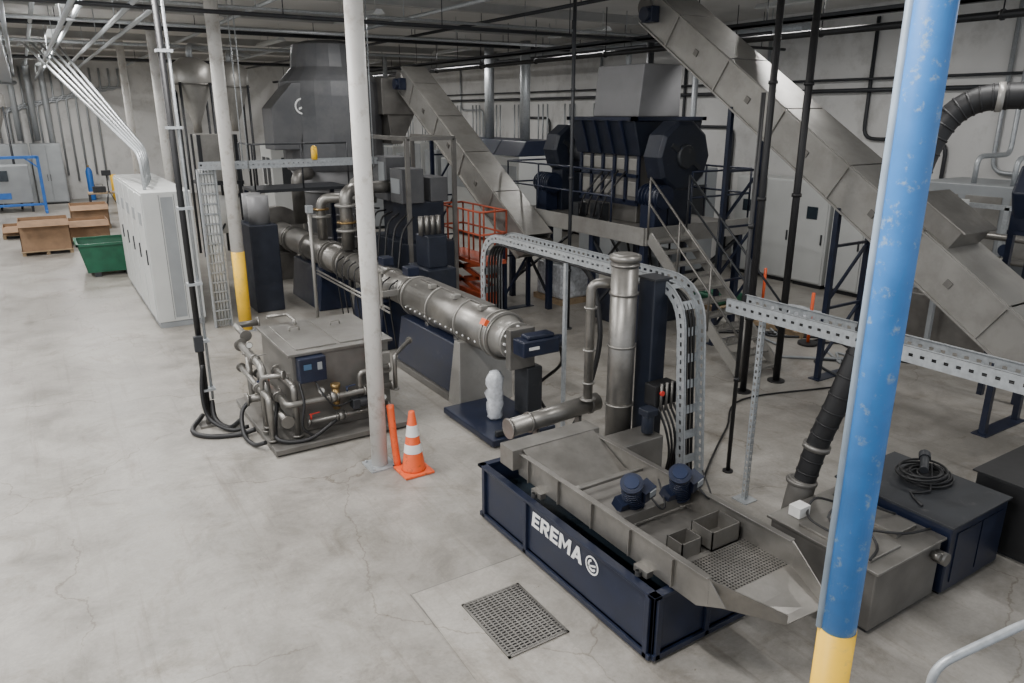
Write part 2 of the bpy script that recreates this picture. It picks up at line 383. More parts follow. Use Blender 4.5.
t=thing('standpipe','black vertical pipe with clamps from ceiling to floor','pipe',(1.56,10.4,0))
mk(M().tube([(1.56,10.4,.12),(1.56,10.4,6.58)],.04,12),'pipe',BLACK,t)
mk(M().tube([(1.65,10.46,.35),(1.65,10.46,6.58)],.02,10),'conduit',GALV,t)
m=M()
for z in(.5,1.2,2,3,4,4.9): m.b(1.5,1.69,10.36,10.5,z,z+.035)
mk(m,'clamps',GALV,t)
mk(M().b(1.48,1.6,10.3,10.37,1.1,1.32),'junction_box',DARK,t,.01)
m=M().tube(smooth([(1.56,10.38,.9),(1.5,10.34,.5),(1.54,10.25,.15),(1.75,9.95,.04),(1.98,9.9,.06)],6),.028,8);mk(m,'hose',BLACK,t)
m=M().b(1.42,1.7,10.28,10.54,0,.03);m.cyl((1.56,10.4,.03),(1.56,10.4,.14),.05);mk(m,'foot_plate',STEELD,t)
m=M().tube(smooth([(1.5,10.55,.1),(1.3,10.2,.04),(1.45,9.9,.035),(1.8,9.75,.035),(2.02,9.7,.08)],6),.035,8);mk(m,'return_hose',BLACK,t)
m=M().tube(smooth([(1.62,10.4,.35),(1.62,10.25,.12),(1.75,10.05,.04),(1.95,10.2,.06)],6),.035,8);mk(m,'hose',BLACK,t)

# ------------------------------------------------------------------ extruder
EX,EZ=5.27,1.19
t=thing('extruder','long horizontal stainless extruder barrel on navy pedestals','machine',(EX,9,0))
mk(M().cyl((EX,8.45,EZ),(EX,11.3,EZ),.33,n=40),'barrel_cover',STEEL,t)
m=M()
for y in(8.5,8.62,9.4,10.35,11.28): m.ring((EX,y,EZ),(0,1,0),.35,.04,40)
mk(m,'clamp_bands',STEELL,t)
m=M()
for i in range(14):
    y=8.8+i*.18;a=math.radians(200);m.sph((EX+.332*math.cos(a),y,EZ+.332*math.sin(a)),.018,8)
mk(m,'bolts',REFL,t)
m=M().b(EX-.05,EX+.1,8.9,11.1,EZ+.32,EZ+.355);mk(m,'top_seam',STEELD,t,.005)
mk(M().cyl((EX,11.35,EZ),(EX,14.6,EZ),.27,n=36),'mid_barrel',STEEL,t)
m=M()
for y in(11.5,12.4,13.3,14.2): m.ring((EX,y,EZ),(0,1,0),.30,.06,36)
mk(m,'clamp_bands',STEEL,t)
mk(M().cyl((EX,14.6,EZ),(EX,19.6,EZ),.29,n=36),'rear_barrel',STEEL,t)
m=M()
for y in(14.7,15.5,15.65,17,18.3,18.45): m.ring((EX,y,EZ),(0,1,0),.34,.07,36)
mk(m,'flanges',STEEL,t)
m=M();m.ring((EX,19.8,EZ+.05),(0,1,0),.62,.3,36);m.ring((EX,20.1,EZ+.05),(0,1,0),.5,.3,36);mk(m,'gear_flange',STEELD,t)
m=M();m.cyl((EX,8.45,EZ),(EX,8.2,EZ),.31,.2,n=32);m.ring((EX,8.2,EZ),(0,1,0),.27,.06,32);m.cyl((EX,8.2,EZ),(EX,7.95,EZ),.14);mk(m,'die_head',STEELL,t)
m=M()
for i in range(12):
    a=i*math.pi/6;m.cyl((EX+.22*math.cos(a),8.17,EZ+.22*math.sin(a)),(EX+.22*math.cos(a),8.13,EZ+.22*math.sin(a)),.02,n=6)
mk(m,'flange_bolts',REFL,t)
m=M().box((EX+.08,7.82,EZ+.03),(.58,.28,.22));m.box((EX+.1,7.82,EZ+.165),(.42,.2,.06));m.cyl((EX+.37,7.82,EZ+.03),(EX+.5,7.82,EZ+.03),.09);mk(m,'drive_box',NAVY,t,.02)
mk(M().box((EX-.05,7.675,EZ+.04),(.16,.008,.04)),'nameplate',PAPER,t)
mk(M().b(5.05,5.45,8.0,8.12,.85,1.42),'knife_guard',STEELD,t,.01)
m=M().b(5.3,5.55,7.95,8.3,.12,.85);mk(m,'head_stand',DARK,t,.02)
m=M().prism([(4.84,9.35,.12),(4.84,11.35,.12),(4.95,11.35,.88),(4.95,9.35,.88)],(.75,0,0));mk(m,'pedestal',NAVY,t,.02)
m=M().prism([(4.80,9.0,.0),(4.80,9.38,0),(4.93,9.38,.95),(4.93,9.22,.95)],(.92,0,0));mk(m,'front_skirt',STEELL,t,.01)
mk(M().b(4.80,5.75,9.38,11.45,0,.12),'plinth',STEELD,t,.01)
for (y0,y1) in((12.2,13.6),(15.6,17.6)):
    m=M().prism([(4.88,y0,.0),(5.66,y0,.0),(5.56,y0,.92),(4.98,y0,.92)],(0,y1-y0,0));mk(m,'pedestal',NAVY,t,.02)
m=M()
for y in(9.6,10.6,12.5,13.4,16,17.2): m.b(EX-.2,EX+.2,y-.06,y+.06,.86,1.0)
m.b(EX-.3,EX+.3,19.3,20.1,0,.7)
mk(m,'saddles',STEELD,t)
m=M()
for i in range(5): m.b(4.70,4.72,11.55+i*.12,11.62+i*.12,1.0,1.62)
m.b(4.7,4.73,11.5,12.2,1.6,1.66);m.b(4.7,4.73,11.5,12.2,.98,1.03);m.b(4.7,5.0,11.5,11.55,1.2,1.3)
mk(m,'ladder_guard',STEELL,t)
m=M()
for y in(8.9,9.7,10.5): m.box((EX-.12,y,EZ+.34),(.12,.1,.07))
mk(m,'sensor_heads',STEELL,t,.01)
mk(M().box((EX-.28,8.55,EZ+.22),(.1,.12,.09),(0,30,0)),'orange_tag',ORNG,t)
m=M()
for y in(11.8,12.9,13.9): m.box((EX+.1,y,EZ+.34),(.22,.25,.16))
mk(m,'terminal_boxes',NAVY,t,.015)
m=M()
for k_ in range(9):
    y=11.7+k_*.33
    m.tube(smooth([(EX-.2,y,EZ+.22),(EX-.38,y-.05,EZ+.1),(EX-.40,y-.12,EZ-.3),(EX-.36,y-.2,.25)],4),.013,6)
mk(m,'cables',BLACK,t)
m=M()
for zz in(.95,.88): m.tube([(4.86,11.6,zz),(4.86,15.5,zz)],.02,8)
mk(m,'water_lines',STEELL,t)

t=thing('cutter_cart','dark navy floor skid under the extruder head','skid',(4.95,8.3,0))
mk(M().b(4.5,5.5,7.55,8.95,.03,.12),'deck',NAVY,t,.015)
m=M()
for x in(4.55,5.4):
    for y in(7.65,8.8): m.cyl((x-.02,y,.03),(x+.02,y,.03),.03)
mk(m,'wheels',BLACK,t)
mk(M().b(4.6,5.4,7.62,7.68,.12,.2),'bracket',DARK,t,.01)
m=M();random.seed(3)
pr=[(.09,0),(.12,.03),(.115,.12),(.13,.2),(.115,.27),(.125,.36),(.105,.44),(.125,.52),(.115,.6),(.08,.68),(.03,.7)]
m.rev(pr,(4.93,8.22,.12),n=9,smo=True)
for v in m.v: v.x+=random.uniform(-.022,.022);v.y+=random.uniform(-.022,.022)
solo(m,'wrapped_valve',PLAST,'valve bundled in clear plastic wrap on navy skid','wrapped part',(4.93,8.22,.12))
P=smooth([(5.72,7.82,1.2),(5.9,8.0,.8),(5.8,8.4,.4),(5.65,8.2,.3),(5.6,7.85,.14)],6)
solo(M().tube(P,.025,8),'cable',BLACK,'black cable looping below the extruder head','cable',(5.6,7.85,.12))

# ------------------------------------------------------------------ navy water tank
t=thing('water_tank','navy blue steel open water tank with white lettering','tank',(4.12,4.9,0))
x0,x1,y0,y1=3.55,4.7,3.53,6.2
m=M()
m.b(x0,x0+.04,y0,y1,.06,.6);m.b(x1-.04,x1,y0,y1,.06,.6);m.b(x0,x1,y0,y0+.04,.06,.6);m.b(x0,x1,y1-.04,y1,.06,.6);m.b(x0,x1,y0,y1,.06,.1)
mk(m,'shell',NAVY,t,.004)
m=M()
m.b(x0-.03,x0+.05,y0-.03,y1+.03,.6,.63);m.b(x1-.05,x1+.03,y0-.03,y1+.03,.6,.63);m.b(x0-.03,x1+.03,y0-.03,y0+.05,.6,.63);m.b(x0-.03,x1+.03,y1-.05,y1+.03,.6,.63)
mk(m,'rim',NAVY,t,.004)
m=M()
for y in(3.56,5.30,6.1): m.b(x0-.03,x0,y,y+.05,.03,.6)
for x in(3.57,4.12,4.62): m.b(x,x+.05,y0-.03,y0,.03,.6)
m.b(x0-.03,x0,y0,y1,.03,.08);m.b(x0,x1,y0-.03,y0,.03,.08)
mk(m,'stiffeners',NAVY,t,.004)
m=M()
for x in(3.6,4.6):
    for y in(3.6,4.85,6.05): m.cyl((x,y,0),(x,y,.07),.035)
mk(m,'feet',STEELD,t)
mk(M().b(x0+.04,x1-.04,y0+.04,y1-.04,.35,.36),'water',SCREEN,t)
# lettering built from bold block strokes, reading from Y+ towards Y-
GLY={'E':(.60,[[(0,0),(.2,0),(.2,1),(0,1)],[(.2,0),(.60,0),(.60,.2),(.2,.2)],[(.2,.4),(.54,.4),(.54,.6),(.2,.6)],[(.2,.8),(.60,.8),(.60,1),(.2,1)]]),
'R':(.68,[[(0,0),(.2,0),(.2,1),(0,1)],[(.2,.8),(.48,.8),(.58,.98),(.5,1),(.2,1)],[(.48,.8),(.66,.84),(.66,.54),(.48,.58)],[(.58,.98),(.66,.84),(.48,.8)],[(.2,.38),(.52,.38),(.66,.54),(.48,.58),(.2,.58)],[(.26,.38),(.46,0),(.69,0),(.48,.38)]]),
'M':(.84,[[(0,0),(.19,0),(.19,1),(0,1)],[(.65,0),(.84,0),(.84,1),(.65,1)],[(.19,1),(.42,.5),(.42,.18),(.19,.66)],[(.65,1),(.65,.66),(.42,.18),(.42,.5)]]),
'A':(.76,[[(0,0),(.21,0),(.47,1),(.29,1)],[(.76,0),(.55,0),(.29,1),(.47,1)],[(.2,.2),(.56,.2),(.52,.37),(.24,.37)]])}
m=M();u=0;H=.158;W=.205;SH=.10
for ch in 'EREMA':
    w,polys=GLY[ch]
    for i,poly in enumerate(polys):
        off=-.003-.0001*i
        m.prism([(3.5468,5.23-(u+px+SH*pz)*W,.385+pz*H) for px,pz in poly],(off,0,0))
    u+=w+.09
mk(m,'lettering',REFL,t)
m=M()
EY,EZZ=4.30,.462
def arc(cy,cz,r,w,a0,a1,n=20):
    for i in range(n):
        A=math.radians(a0+(a1-a0)*i/n);B=math.radians(a0+(a1-a0)*(i+1)/n)
        pts=[(3.5465,cy-r*math.cos(A),cz+r*math.sin(A)),(3.5465,cy-(r-w)*math.cos(A),cz+(r-w)*math.sin(A)),(3.5465,cy-(r-w)*math.cos(B),cz+(r-w)*math.sin(B)),(3.5465,cy-r*math.cos(B),cz+r*math.sin(B))]
        m.prism(pts,(-.003,0,0))
arc(EY,EZZ,.088,.015,0,360,28)
arc(EY,EZZ,.055,.02,100,330,14);m.prism([(3.5465,EY+.05,EZZ-.015),(3.5465,EY-.05,EZZ+.025),(3.5465,EY-.05,EZZ+.005),(3.5465,EY+.05,EZZ-.03)],(-.003,0,0))
mk(m,'emblem',REFL,t)

# ------------------------------------------------------------------ vibrating screen on tank
t=thing('vibrating_screen','stainless vibrating dewatering tray with two navy motors','machine',(4.15,4.4,.63))
th=.012
def side(x,flip):
    m=M()
    prof=[(x,5.8,.92),(x,3.15,.95),(x,2.98,.80),(x,3.25,.66),(x,4.2,.66),(x,5.7,.68)]
    m.prism(prof,(th,0,0))
    m.beam((x+th/2,5.8,.925),(x+th/2,3.15,.955),.06,.012)
    for y in(3.5,4.0,4.5,5.0,5.5): m.b(x-.03 if not flip else x+th, x if not flip else x+th+.03,y-.006,y+.006,.68,.92)
    for y in(3.8,5.3): m.box((x+(-.03 if not flip else .04),y,.66),(.07,.16,.06))
    mk(m,'side_wall',STEEL,t,.003)
side(3.7,False);side(4.63,True)
m=M()
m.plate((3.71,5.8,.80),(4.63,5.8,.80),(4.63,4.7,.70),(3.71,4.7,.70),.012)
m.plate((3.71,4.7,.70),(4.63,4.7,.70),(4.63,3.6,.72),(3.71,3.6,.72),.012)
mk(m,'tray_floor',STEELD,t)
mk(M().perf((3.71,3.6,.73),(.92,0,0),(0,-.45,.0),30,15,.6),'perforated_plate',STEEL,t,solid=.006)
mk(M().plate((3.71,3.6,.70),(4.63,3.6,.70),(4.63,3.15,.70),(3.71,3.15,.70),.004),'pan',BLACK,t)
m=M();m.plate((3.71,3.15,.735),(4.64,3.15,.735),(4.50,2.72,.66),(4.12,2.76,.64),.012)
m.plate((3.705,3.15,.735),(4.12,2.76,.64),(4.12,2.76,.72),(3.705,3.15,.95),.01)
m.plate((4.64,3.15,.95),(4.50,2.72,.76),(4.50,2.72,.66),(4.64,3.15,.735),.01)
mk(m,'discharge_lip',STEEL,t)
m=M();m.b(3.6,4.7,5.66,5.9,.76,.98);m.plate((3.72,5.66,.97),(4.62,5.66,.97),(4.62,5.1,.735),(3.72,5.1,.735),.01);mk(m,'feed_box',STEEL,t,.008)
mk(M().plate((3.75,5.1,.745),(4.0,5.1,.745),(3.9,4.75,.72),(3.74,4.6,.715),.06),'deflector',STEELL,t,.004)
m=M();m.beam((3.71,4.9,.83),(4.63,4.9,.83),.03,.03);m.beam((3.71,4.3,.82),(4.63,4.3,.82),.12,.1);mk(m,'bridges',STEELD,t,.004)
for (x,y) in((3.98,4.31),(4.46,4.22)):
    c=V((x,y,1.03));d=V((-.3,-.25,.6)).normalized()
    m=M();m.cyl(c-d*.18,c+d*.18,.088,n=20);m.ring(c-d*.18,d,.1,.03);m.ring(c+d*.16,d,.1,.03)
    for k_ in range(-4,5): m.ring(c+d*k_*.033,d,.097,.008,20)
    m.box(c+V((.09,-.07,0.03)),(.13,.12,.14),(20,-20,0));m.box(c+V((0,.06,-.11)),(.24,.12,.1),(25,0,0))
    mo=mk(m,'motor',NAVY,t)
    mk(M().cyl(c+d*.17,c+d*.195,.065,n=16),'motor_cap',DBLUE,mo)
    mk(M().box(c+V((.11,-.135,.03)),(.07,.01,.08),(20,-20,0)),'nameplate',GREYC,mo)
    mk(M().tube(smooth([c+V((.1,-.1,0)),c+V((.15,-.2,-.1)),c+V((.3,-.1,-.15)),c+V((.5,.2,-.1))],5),.01,6),'motor_cable',BLACK,mo)
def obox(m,x0,x1,y0,y1,z0,z1,w=.01):
    m.b(x0,x0+w,y0,y1,z0,z1);m.b(x1-w,x1,y0,y1,z0,z1);m.b(x0,x1,y0,y0+w,z0,z1);m.b(x0,x1,y1-w,y1,z0,z1)
m=M();obox(m,3.95,4.17,3.66,3.84,.73,.87);mk(m,'small_box',STEEL,t)
m=M();obox(m,4.25,4.58,3.62,3.86,.73,.90);m.plate((4.25,3.86,.74),(4.58,3.86,.74),(4.58,3.62,.74),(4.25,3.62,.74),.01);mk(m,'overflow_box',STEEL,t)
m=M()
for x in(3.62,4.66):
    for y in(3.8,5.3):
        m.tube([(x+.025*math.cos(a*.6),y+.025*math.sin(a*.6),.63+.0009*a) for a in range(0,50)],.006,6)
mk(m,'springs',BLACK,t)

# ------------------------------------------------------------------ vertical filter column
t=thing('separator_column','tall slim stainless cylinder with bands and side pipe','vessel',(5.3,6.05,0))
m=M().cyl((5.3,6.05,.3),(5.3,6.05,2.66),.15,n=32)
for z in(.32,1.0,1.7,2.3,2.62): m.ring((5.3,6.05,z),(0,0,1),.163,.025,32)
m.rev([(.155,2.66),(.175,2.67),(.175,2.72),(.12,2.74)],(5.3,6.05,0),n=32)
mk(m,'vessel',STEEL,t)
m=M()
for a in(45,165,285):
    x=5.3+.14*math.cos(math.radians(a));y=6.05+.14*math.sin(math.radians(a));m.b(x-.02,x+.02,y-.02,y+.02,0,.34)
mk(m,'legs',STEELD,t)
pipe([(5.3,6.2,2.38),(5.08,6.35,2.38),(5.08,6.35,.98)],.055,par=t,name='downpipe',rad=.1)
m=M()
for z in(1.2,1.6,2.1,1.0): m.ring((5.08,6.35,z),(0,0,1),.075,.02,16)
mk(m,'pipe_clamps',STEELL,t)
m=M().cyl((4.02,6.42,.84),(5.28,6.42,.9),.105,n=28);m.ring((4.3,6.42,.853),(1,0,0),.12,.03);m.ring((5.15,6.42,.894),(1,0,0),.12,.03);m.ring((4.03,6.42,.84),(1,0,0),.12,.02);mk(m,'cross_pipe',STEEL,t)
m=M()
for x in(4.4,5.0): m.b(x-.02,x+.02,6.38,6.46,0,.78)
mk(m,'posts',STEELD,t)
mk(M().b(4.85,5.5,5.5,5.85,.04,.75),'lower_bin',STEELD,t,.01)
t=thing('drive_cabinet','tall narrow navy cabinet beside slim stainless cylinder','cabinet',(5.62,5.95,0))
mk(M().b(5.52,5.74,5.8,6.06,.25,2.45),'body',NAVYD,t,.015)
m=M().b(5.5,5.76,5.78,6.08,2.45,2.47);m.b(5.55,5.71,5.82,6.04,0,.25);mk(m,'trim_plates',DARK,t)
mk(M().b(5.45,5.78,5.62,5.8,1.05,1.3),'terminal_box',BLACK,t,.01)
m=M();
for k_ in range(3): m.cyl((5.52+k_*.08,5.6,1.0),(5.52+k_*.08,5.6,1.33),.016)
mk(m,'conduit_stubs',STEELD,t)
mk(M().cyl((5.52,5.6,1.22),(5.52,5.575,1.22),.03),'red_cap',RED,t)
m=M()
for k_ in range(5):
    m.tube(smooth([(5.5+.06*k_,5.62,1.05),(5.53+.06*k_,5.5,.8),(5.6+.04*k_,5.5,.5),(5.7+.03*k_,5.65,.15),(5.8,5.8,.02)],5),.014,6)
mk(m,'cables',BLACK,t)
m=M();m.cyl((5.36,5.62,.78),(5.36,5.62,1.0),.07);m.box((5.36,5.62,1.03),(.16,.16,.08));mk(m,'pump_motor',NAVYD,t,.01)

# ------------------------------------------------------------------ swept cable trays
def sweep_tray(t,path,side_dir,w,depth,mt=GALV,step=.1,f=.5,fv=.25):
    P=resample(path,step);s=V(side_dir).normalized();r=M()
    def nn(j):
        d=(P[min(j+1,len(P)-1)]-P[max(j-1,0)]).normalized();return d.cross(s).normalized()*depth
    for q,sg in((0,1),(w,-1)):
        m=M();o=s*q
        for i in range(len(P)-1):
            a,b_=P[i],P[i+1];na,nb=nn(i),nn(i+1)
            m.slot(a+o,b_+o,b_+o+nb,a+o+na,f,fv)
            for e0,e1 in((a,b_),(a+na,b_+nb)):
                m.quad(e0+s*q,e1+s*q,e1+s*(q+sg*.025),e0+s*(q+sg*.025))
        mk(m,'side_rail',mt,t,solid=.004)
    for i in range(0,len(P)-1,3): r.quad(P[i],P[i+1],P[i+1]+s*w,P[i]+s*w)
    mk(r,'rungs',mt,t,solid=.004)
t=thing('cable_tray','arched galvanised ladder cable tray dropping to the floor','cable tray',(5.8,7.5,0))
path=fillet([(5.68,9.75,.6),(5.68,9.75,2.35),(5.68,5.62,2.35),(5.68,5.44,.05)],.42,10)
sweep_tray(t,path,(1,0,0),.32,.12)
m=M()
for k_ in range(5):
    x=5.73+k_*.053;m.tube([p+V((x-5.75,0,.0))for p in fillet([(5.75,9.70,.65),(5.75,9.70,2.31),(5.75,5.62,2.31),(5.75,5.46,.0)],.4,8)],.018,6)
mk(m,'cables',BLACK,t)
m=M().b(5.65,5.70,9.72,9.78,0,.62);m.b(5.95,6.0,9.72,9.78,0,.62);m.b(5.65,5.69,7.6,7.65,0,2.33);mk(m,'posts',GALV,t)
t=thing('cable_tray','long straight perforated galvanised cable tray on a strut','cable tray',(6.2,4.95,0))
for x in(6.1,6.42):
    m=M();m.perf((x,5.3,2.15),(0,-5.6,0),(0,0,.14),56,1,.4,.2);m.perf((x,5.3,2.29),(0,-5.6,0),(.03 if x<6.2 else -.03,0,0),28,1,.1)
    mk(m,'side_rail',GALV,t,solid=.004)
mk(M().perf((6.1,5.3,2.15),(0,-5.6,0),(.32,0,0),40,3,.5),'tray_floor',GALV,t,solid=.004)
def strut(x,y,z0,z1):
    m=M();n=int((z1-z0)/.07)
    m.perf((x-.025,y-.025,z0),(.05,0,0),(0,0,z1-z0),1,n,.45);m.perf((x-.025,y-.025,z0),(0,.05,0),(0,0,z1-z0),1,n,.45);m.perf((x+.025,y-.025,z0),(0,.05,0),(0,0,z1-z0),1,n,.45)
    m.b(x-.1,x+.1,y-.1,y+.1,0,.01)
    mk(m,'strut_post',GALV,t,solid=.004)
strut(6.25,4.92,0.01,2.15);strut(6.25,1.2,0.01,2.15)
m=M()
for k_ in range(3): m.tube([(6.18+k_*.07,5.25,2.18),(6.18+k_*.07,-.25,2.18)],.02,8)
mk(m,'cables',BLACK,t)
P=smooth([(6.03,7.9,2.3),(6.18,7.7,2.0),(6.18,7.5,1.3),(6.08,7.55,.6),(5.97,7.6,.2),(5.75,7.5,.04)],6)
solo(M().tube(P,.035,10),'flexible_hose',BLACK,'black flexible hose hanging from arched cable tray','hose',(5.9,7.5,0))

# ------------------------------------------------------------------ pump station boxes
t=thing('pump_station','low stainless box with hatch, motor and hoses on top','machine',(5.85,3.3,0))
mk(M().b(5.3,6.28,2.8,3.85,.04,.6),'body',STEELD,t,.012)
m=M().b(5.27,6.3,2.77,3.88,.6,.625);m.b(5.36,5.8,2.9,3.6,.625,.65);m.b(5.9,6.2,3.0,3.4,.625,.67);mk(m,'lid',STEEL,t,.005)
mk(M().b(5.33,6.25,2.83,3.82,0,.04),'plinth',DARK,t)
m=M().cyl((6.05,3.62,.63),(6.05,3.62,.85),.09);m.cyl((6.05,3.62,.85),(6.05,3.62,.9),.05);m.box((6.17,3.62,.72),(.1,.1,.1));mk(m,'pump_head',STEEL,t)
m=M();m.cyl((6.22,2.70,.46),(6.22,2.8,.46),.06);m.cyl((6.14,2.72,.5),(6.14,2.8,.5),.035);mk(m,'drain_valve',STEEL,t)
for P in([(5.35,2.9,.66),(5.6,3.0,.67),(5.75,3.3,.78),(6.0,3.35,.75),(6.2,3.2,.68)],[(5.9,3.6,.7),(5.7,3.7,.75),(5.5,3.6,.66),(5.45,3.2,.665)],[(6.0,3.7,.7),(5.8,3.5,.8),(5.6,3.45,.67),(5.9,3.0,.68),(6.25,2.9,.66)]):
    mk(M().tube(smooth(P,5),.012,6),'cable',BLACK,t)
mk(M().box((5.52,3.72,.68),(.15,.12,.1)),'white_carton',PAPER,t)
t=thing('hydraulic_cabinet','navy blue low cabinet with steel top holding cable coil','cabinet',(6.9,3.3,0))
mk(M().b(6.34,7.34,2.76,3.9,.03,.7),'body',NAVY,t,.015)
mk(M().b(6.32,7.36,2.74,3.92,.7,.72),'top_plate',DARK,t,.004)
mk(M().b(6.45,6.85,2.75,2.76,.12,.62),'door',NAVY,t);mk(M().b(6.88,7.26,2.75,2.76,.12,.62),'door',NAVY,t)
mk(M().b(6.37,7.31,2.79,3.87,0,.03),'plinth',BLACK,t)
mk(M().box((6.52,3.74,.722),(.26,.18,.003),(0,0,20)),'paper_sheet',PAPER,t)
pts=[]
for i in range(170):
    a=i*.3;r=.17+.05*math.sin(a*.23)
    pts.append((7.0+r*1.25*math.cos(a)+.04*math.sin(a*.11),3.38+r*math.sin(a)+.04*math.cos(a*.17),.74+.0006*i+.02*math.sin(a*.37)))
pts+=[(6.75,3.2,.75),(6.6,3.3,.735),(6.45,3.1,.735)]
solo(M().tube(smooth(pts,2),.012,6),'cable_coil',BLACK,'coil of black cable heaped on navy cabinet','cable',(6.98,3.42,.72))
m=M();m.cyl((6.9,3.36,.86),(7.08,3.46,.9),.04);m.cyl((7.08,3.46,.9),(7.14,3.5,.92),.055)
solo(m,'cable_plug',DARK,'dark industrial plug on cable coil','plug',(7.0,3.42,.84),.004)
t=thing('black_cabinet','black low cabinet next to the navy cabinet','cabinet',(7.95,2.8,0))
mk(M().b(7.5,8.5,2.3,3.15,.04,.78),'body',BLACK,t,.02);mk(M().b(7.55,8.45,2.35,3.1,0,.04),'plinth',DARK,t)
mk(M().b(7.47,8.53,2.27,3.18,.78,.8),'top_plate',BLACK,t,.004)
mk(M().b(7.6,8.4,2.285,2.3,.12,.7),'door',DARK,t,.004)

# ------------------------------------------------------------------ big black hose
t=thing('suction_hose','thick black suction hose curving down to steel coupling','hose',(5.95,4.05,0))
P=smooth([(5.93,4.02,.55),(6.02,3.96,1.1),(6.1,3.84,1.65),(6.28,3.72,2.5),(6.44,3.69,3.38),(6.56,3.6,4.0),(6.68,3.42,4.27),(6.85,3.1,4.33),(7.2,2.6,4.3),(7.8,1.9,4.2)],8)
m=M().tube(P,.105,18)
for i in range(0,len(P)-1,2): m.ring(P[i],P[i+1]-P[i],.111,.015,18)
mk(m,'hose',BLACK,t)
m=M();m.cyl((5.9,4.04,.3),(5.95,4.01,.75),.13);m.ring((5.94,4.02,.72),(0.1,0,1),.15,.04);m.b(5.78,6.02,3.92,4.16,0,.3);mk(m,'coupling',STEELD,t,.01)
mk(M().ring((6.02,3.96,1.1),(.1,-.1,1),.13,.05),'hose_clamp',STEELD,t)
mk(M().ring((6.78,3.24,4.32),(.45,-.8,0),.118,.05),'hose_clamp',STEELL,t)

t=thing('handrail','grey tubular handrail of a steel stair','handrail',(3.05,1.0,0))
m=M();m.tube(fillet([(2.74,1.16,.0),(2.74,1.16,2.08),(3.1,1.0,2.25),(4.0,.55,2.3)],.08),.018,12);m.tube([(3.6,.75,0),(3.6,.75,2.28)],.016,10);m.tube([(2.74,1.16,1.3),(4.0,.55,1.3)],.016,10)
mk(m,'rails',GALV,t)

# ------------------------------------------------------------------ shredder platform
PX0,PX1,PY0,PY1,PZ=9.2,11.9,10.0,14.7,2.1
t=thing('work_platform','raised steel platform with railings on braced legs','platform',(10.4,12.3,0))
mk(M().b(PX0,PX1,PY0,PY1,PZ-.04,PZ),'deck',STEELD,t)
m=M().b(PX0-.04,PX0,PY0,PY1,PZ-.22,PZ+.1);m.b(PX0,PX1,PY0-.04,PY0,PZ-.22,PZ+.1);mk(m,'fascia',STEELL,t,.004)
m=M()
for x in(PX0+.08,PX1-.1):
    for y in(PY0+.1,11.6,13.1,PY1-.1): m.b(x-.06,x+.06,y-.06,y+.06,0,PZ-.04)
mk(m,'legs',NAVY,t,.008)
m=M()
for x in(PX0+.08,PX1-.1):
    for a,b_ in((PY0+.1,11.6),(13.1,PY1-.1)):
        m.beam((x,a,.3),(x,b_,1.8),.05,.05);m.beam((x,b_,.3),(x,a,1.8),.05,.05)
for y in(PY0+.1,PY1-.1): m.beam((PX0+.1,y,.4),(PX1-.1,y,1.8),.05,.05)
for y in(11.,12.,13.,14): m.b(PX0,PX1,y-.04,y+.04,PZ-.2,PZ-.04)
mk(m,'braces',DARK,t)
def railing(m,pts,h=1.05,r=.02,step=1.1):
    for i in range(len(pts)-1):
        a,b_=V(pts[i]),V(pts[i+1])
        for z in(h,h*.55): m.tube([a+V((0,0,z)),b_+V((0,0,z))],r,8)
        n=max(1,round((b_-a).length/step))
        for j in range(n+1): p=a.lerp(b_,j/n);m.tube([p,p+V((0,0,h))],r,8)
m=M();railing(m,[(PX0+.02,PY0+1.0,PZ),(PX0+.02,PY1,PZ),(PX1,PY1,PZ),(PX1,PY0,PZ),(PX0+1.1,PY0,PZ)]);mk(m,'railing',NAVY,t)
t=thing('hydraulic_power_unit','dark hydraulic power unit with tank under platform','machine',(10.4,11.4,0))
mk(M().b(9.7,11.2,10.9,12.2,.0,.75),'oil_tank',NAVYD,t,.02)
m=M();m.cyl((10.0,11.2,.75),(10.0,11.2,1.25),.17);m.cyl((10.6,11.6,.75),(10.6,11.6,1.3),.2);mk(m,'cylinders',NAVY,t)
mk(M().b(10.9,11.15,11.0,11.9,.75,1.45),'cooler',GREYC,t,.01)
for k_ in range(5): mk(M().tube(smooth([(9.9+.2*k_,11.1,.8),(9.75+.2*k_,10.8,1.1),(9.7+.25*k_,10.9,1.4),(9.9+.3*k_,11.3,1.8)],5),.025,6),'hose',BLACK,t)
t=thing('parts_crate','pale crate wrapped in plastic under platform','crate',(10.2,13.6,0))
mk(M().b(9.7,10.8,13.2,14.2,.12,.9),'crate_body',PLAST,t,.05);mk(M().b(9.65,10.85,13.15,14.25,0,.12),'pallet',WOOD,t)

t=thing('staircase','steel industrial staircase with grating treads and handrails','stairs',(9.65,8.8,0))
for x in(9.25,10.15): mk(M().beam((x,7.6,.08),(x,9.95,2.05),.04,.2),'stringer',STEELL,t)
n=11
for i in range(n):
    f=(i+.6)/n;y=7.6+2.35*f;z=.02+2.05*f
    m=M().perf((9.27,y-.13,z),(.86,0,0),(0,.25,0),14,5,.5);m.b(9.27,10.13,y-.14,y-.125,z-.03,z+.01);mk(m,'tread',STEELL,t,solid=.01)
for x in(9.22,10.18):
    m=M()
    for h in(1.0,.55): m.tube([(x,7.6,h+.1),(x,9.95,h+2.1)],.02,8)
    for i in range(4):
        f=i/3;m.tube([(x,7.6+2.35*f,2.0*f),(x,7.6+2.35*f,2.0*f+1.1)],.02,8)
    mk(m,'handrail',STEELD if x<9.5 else DARK,t)

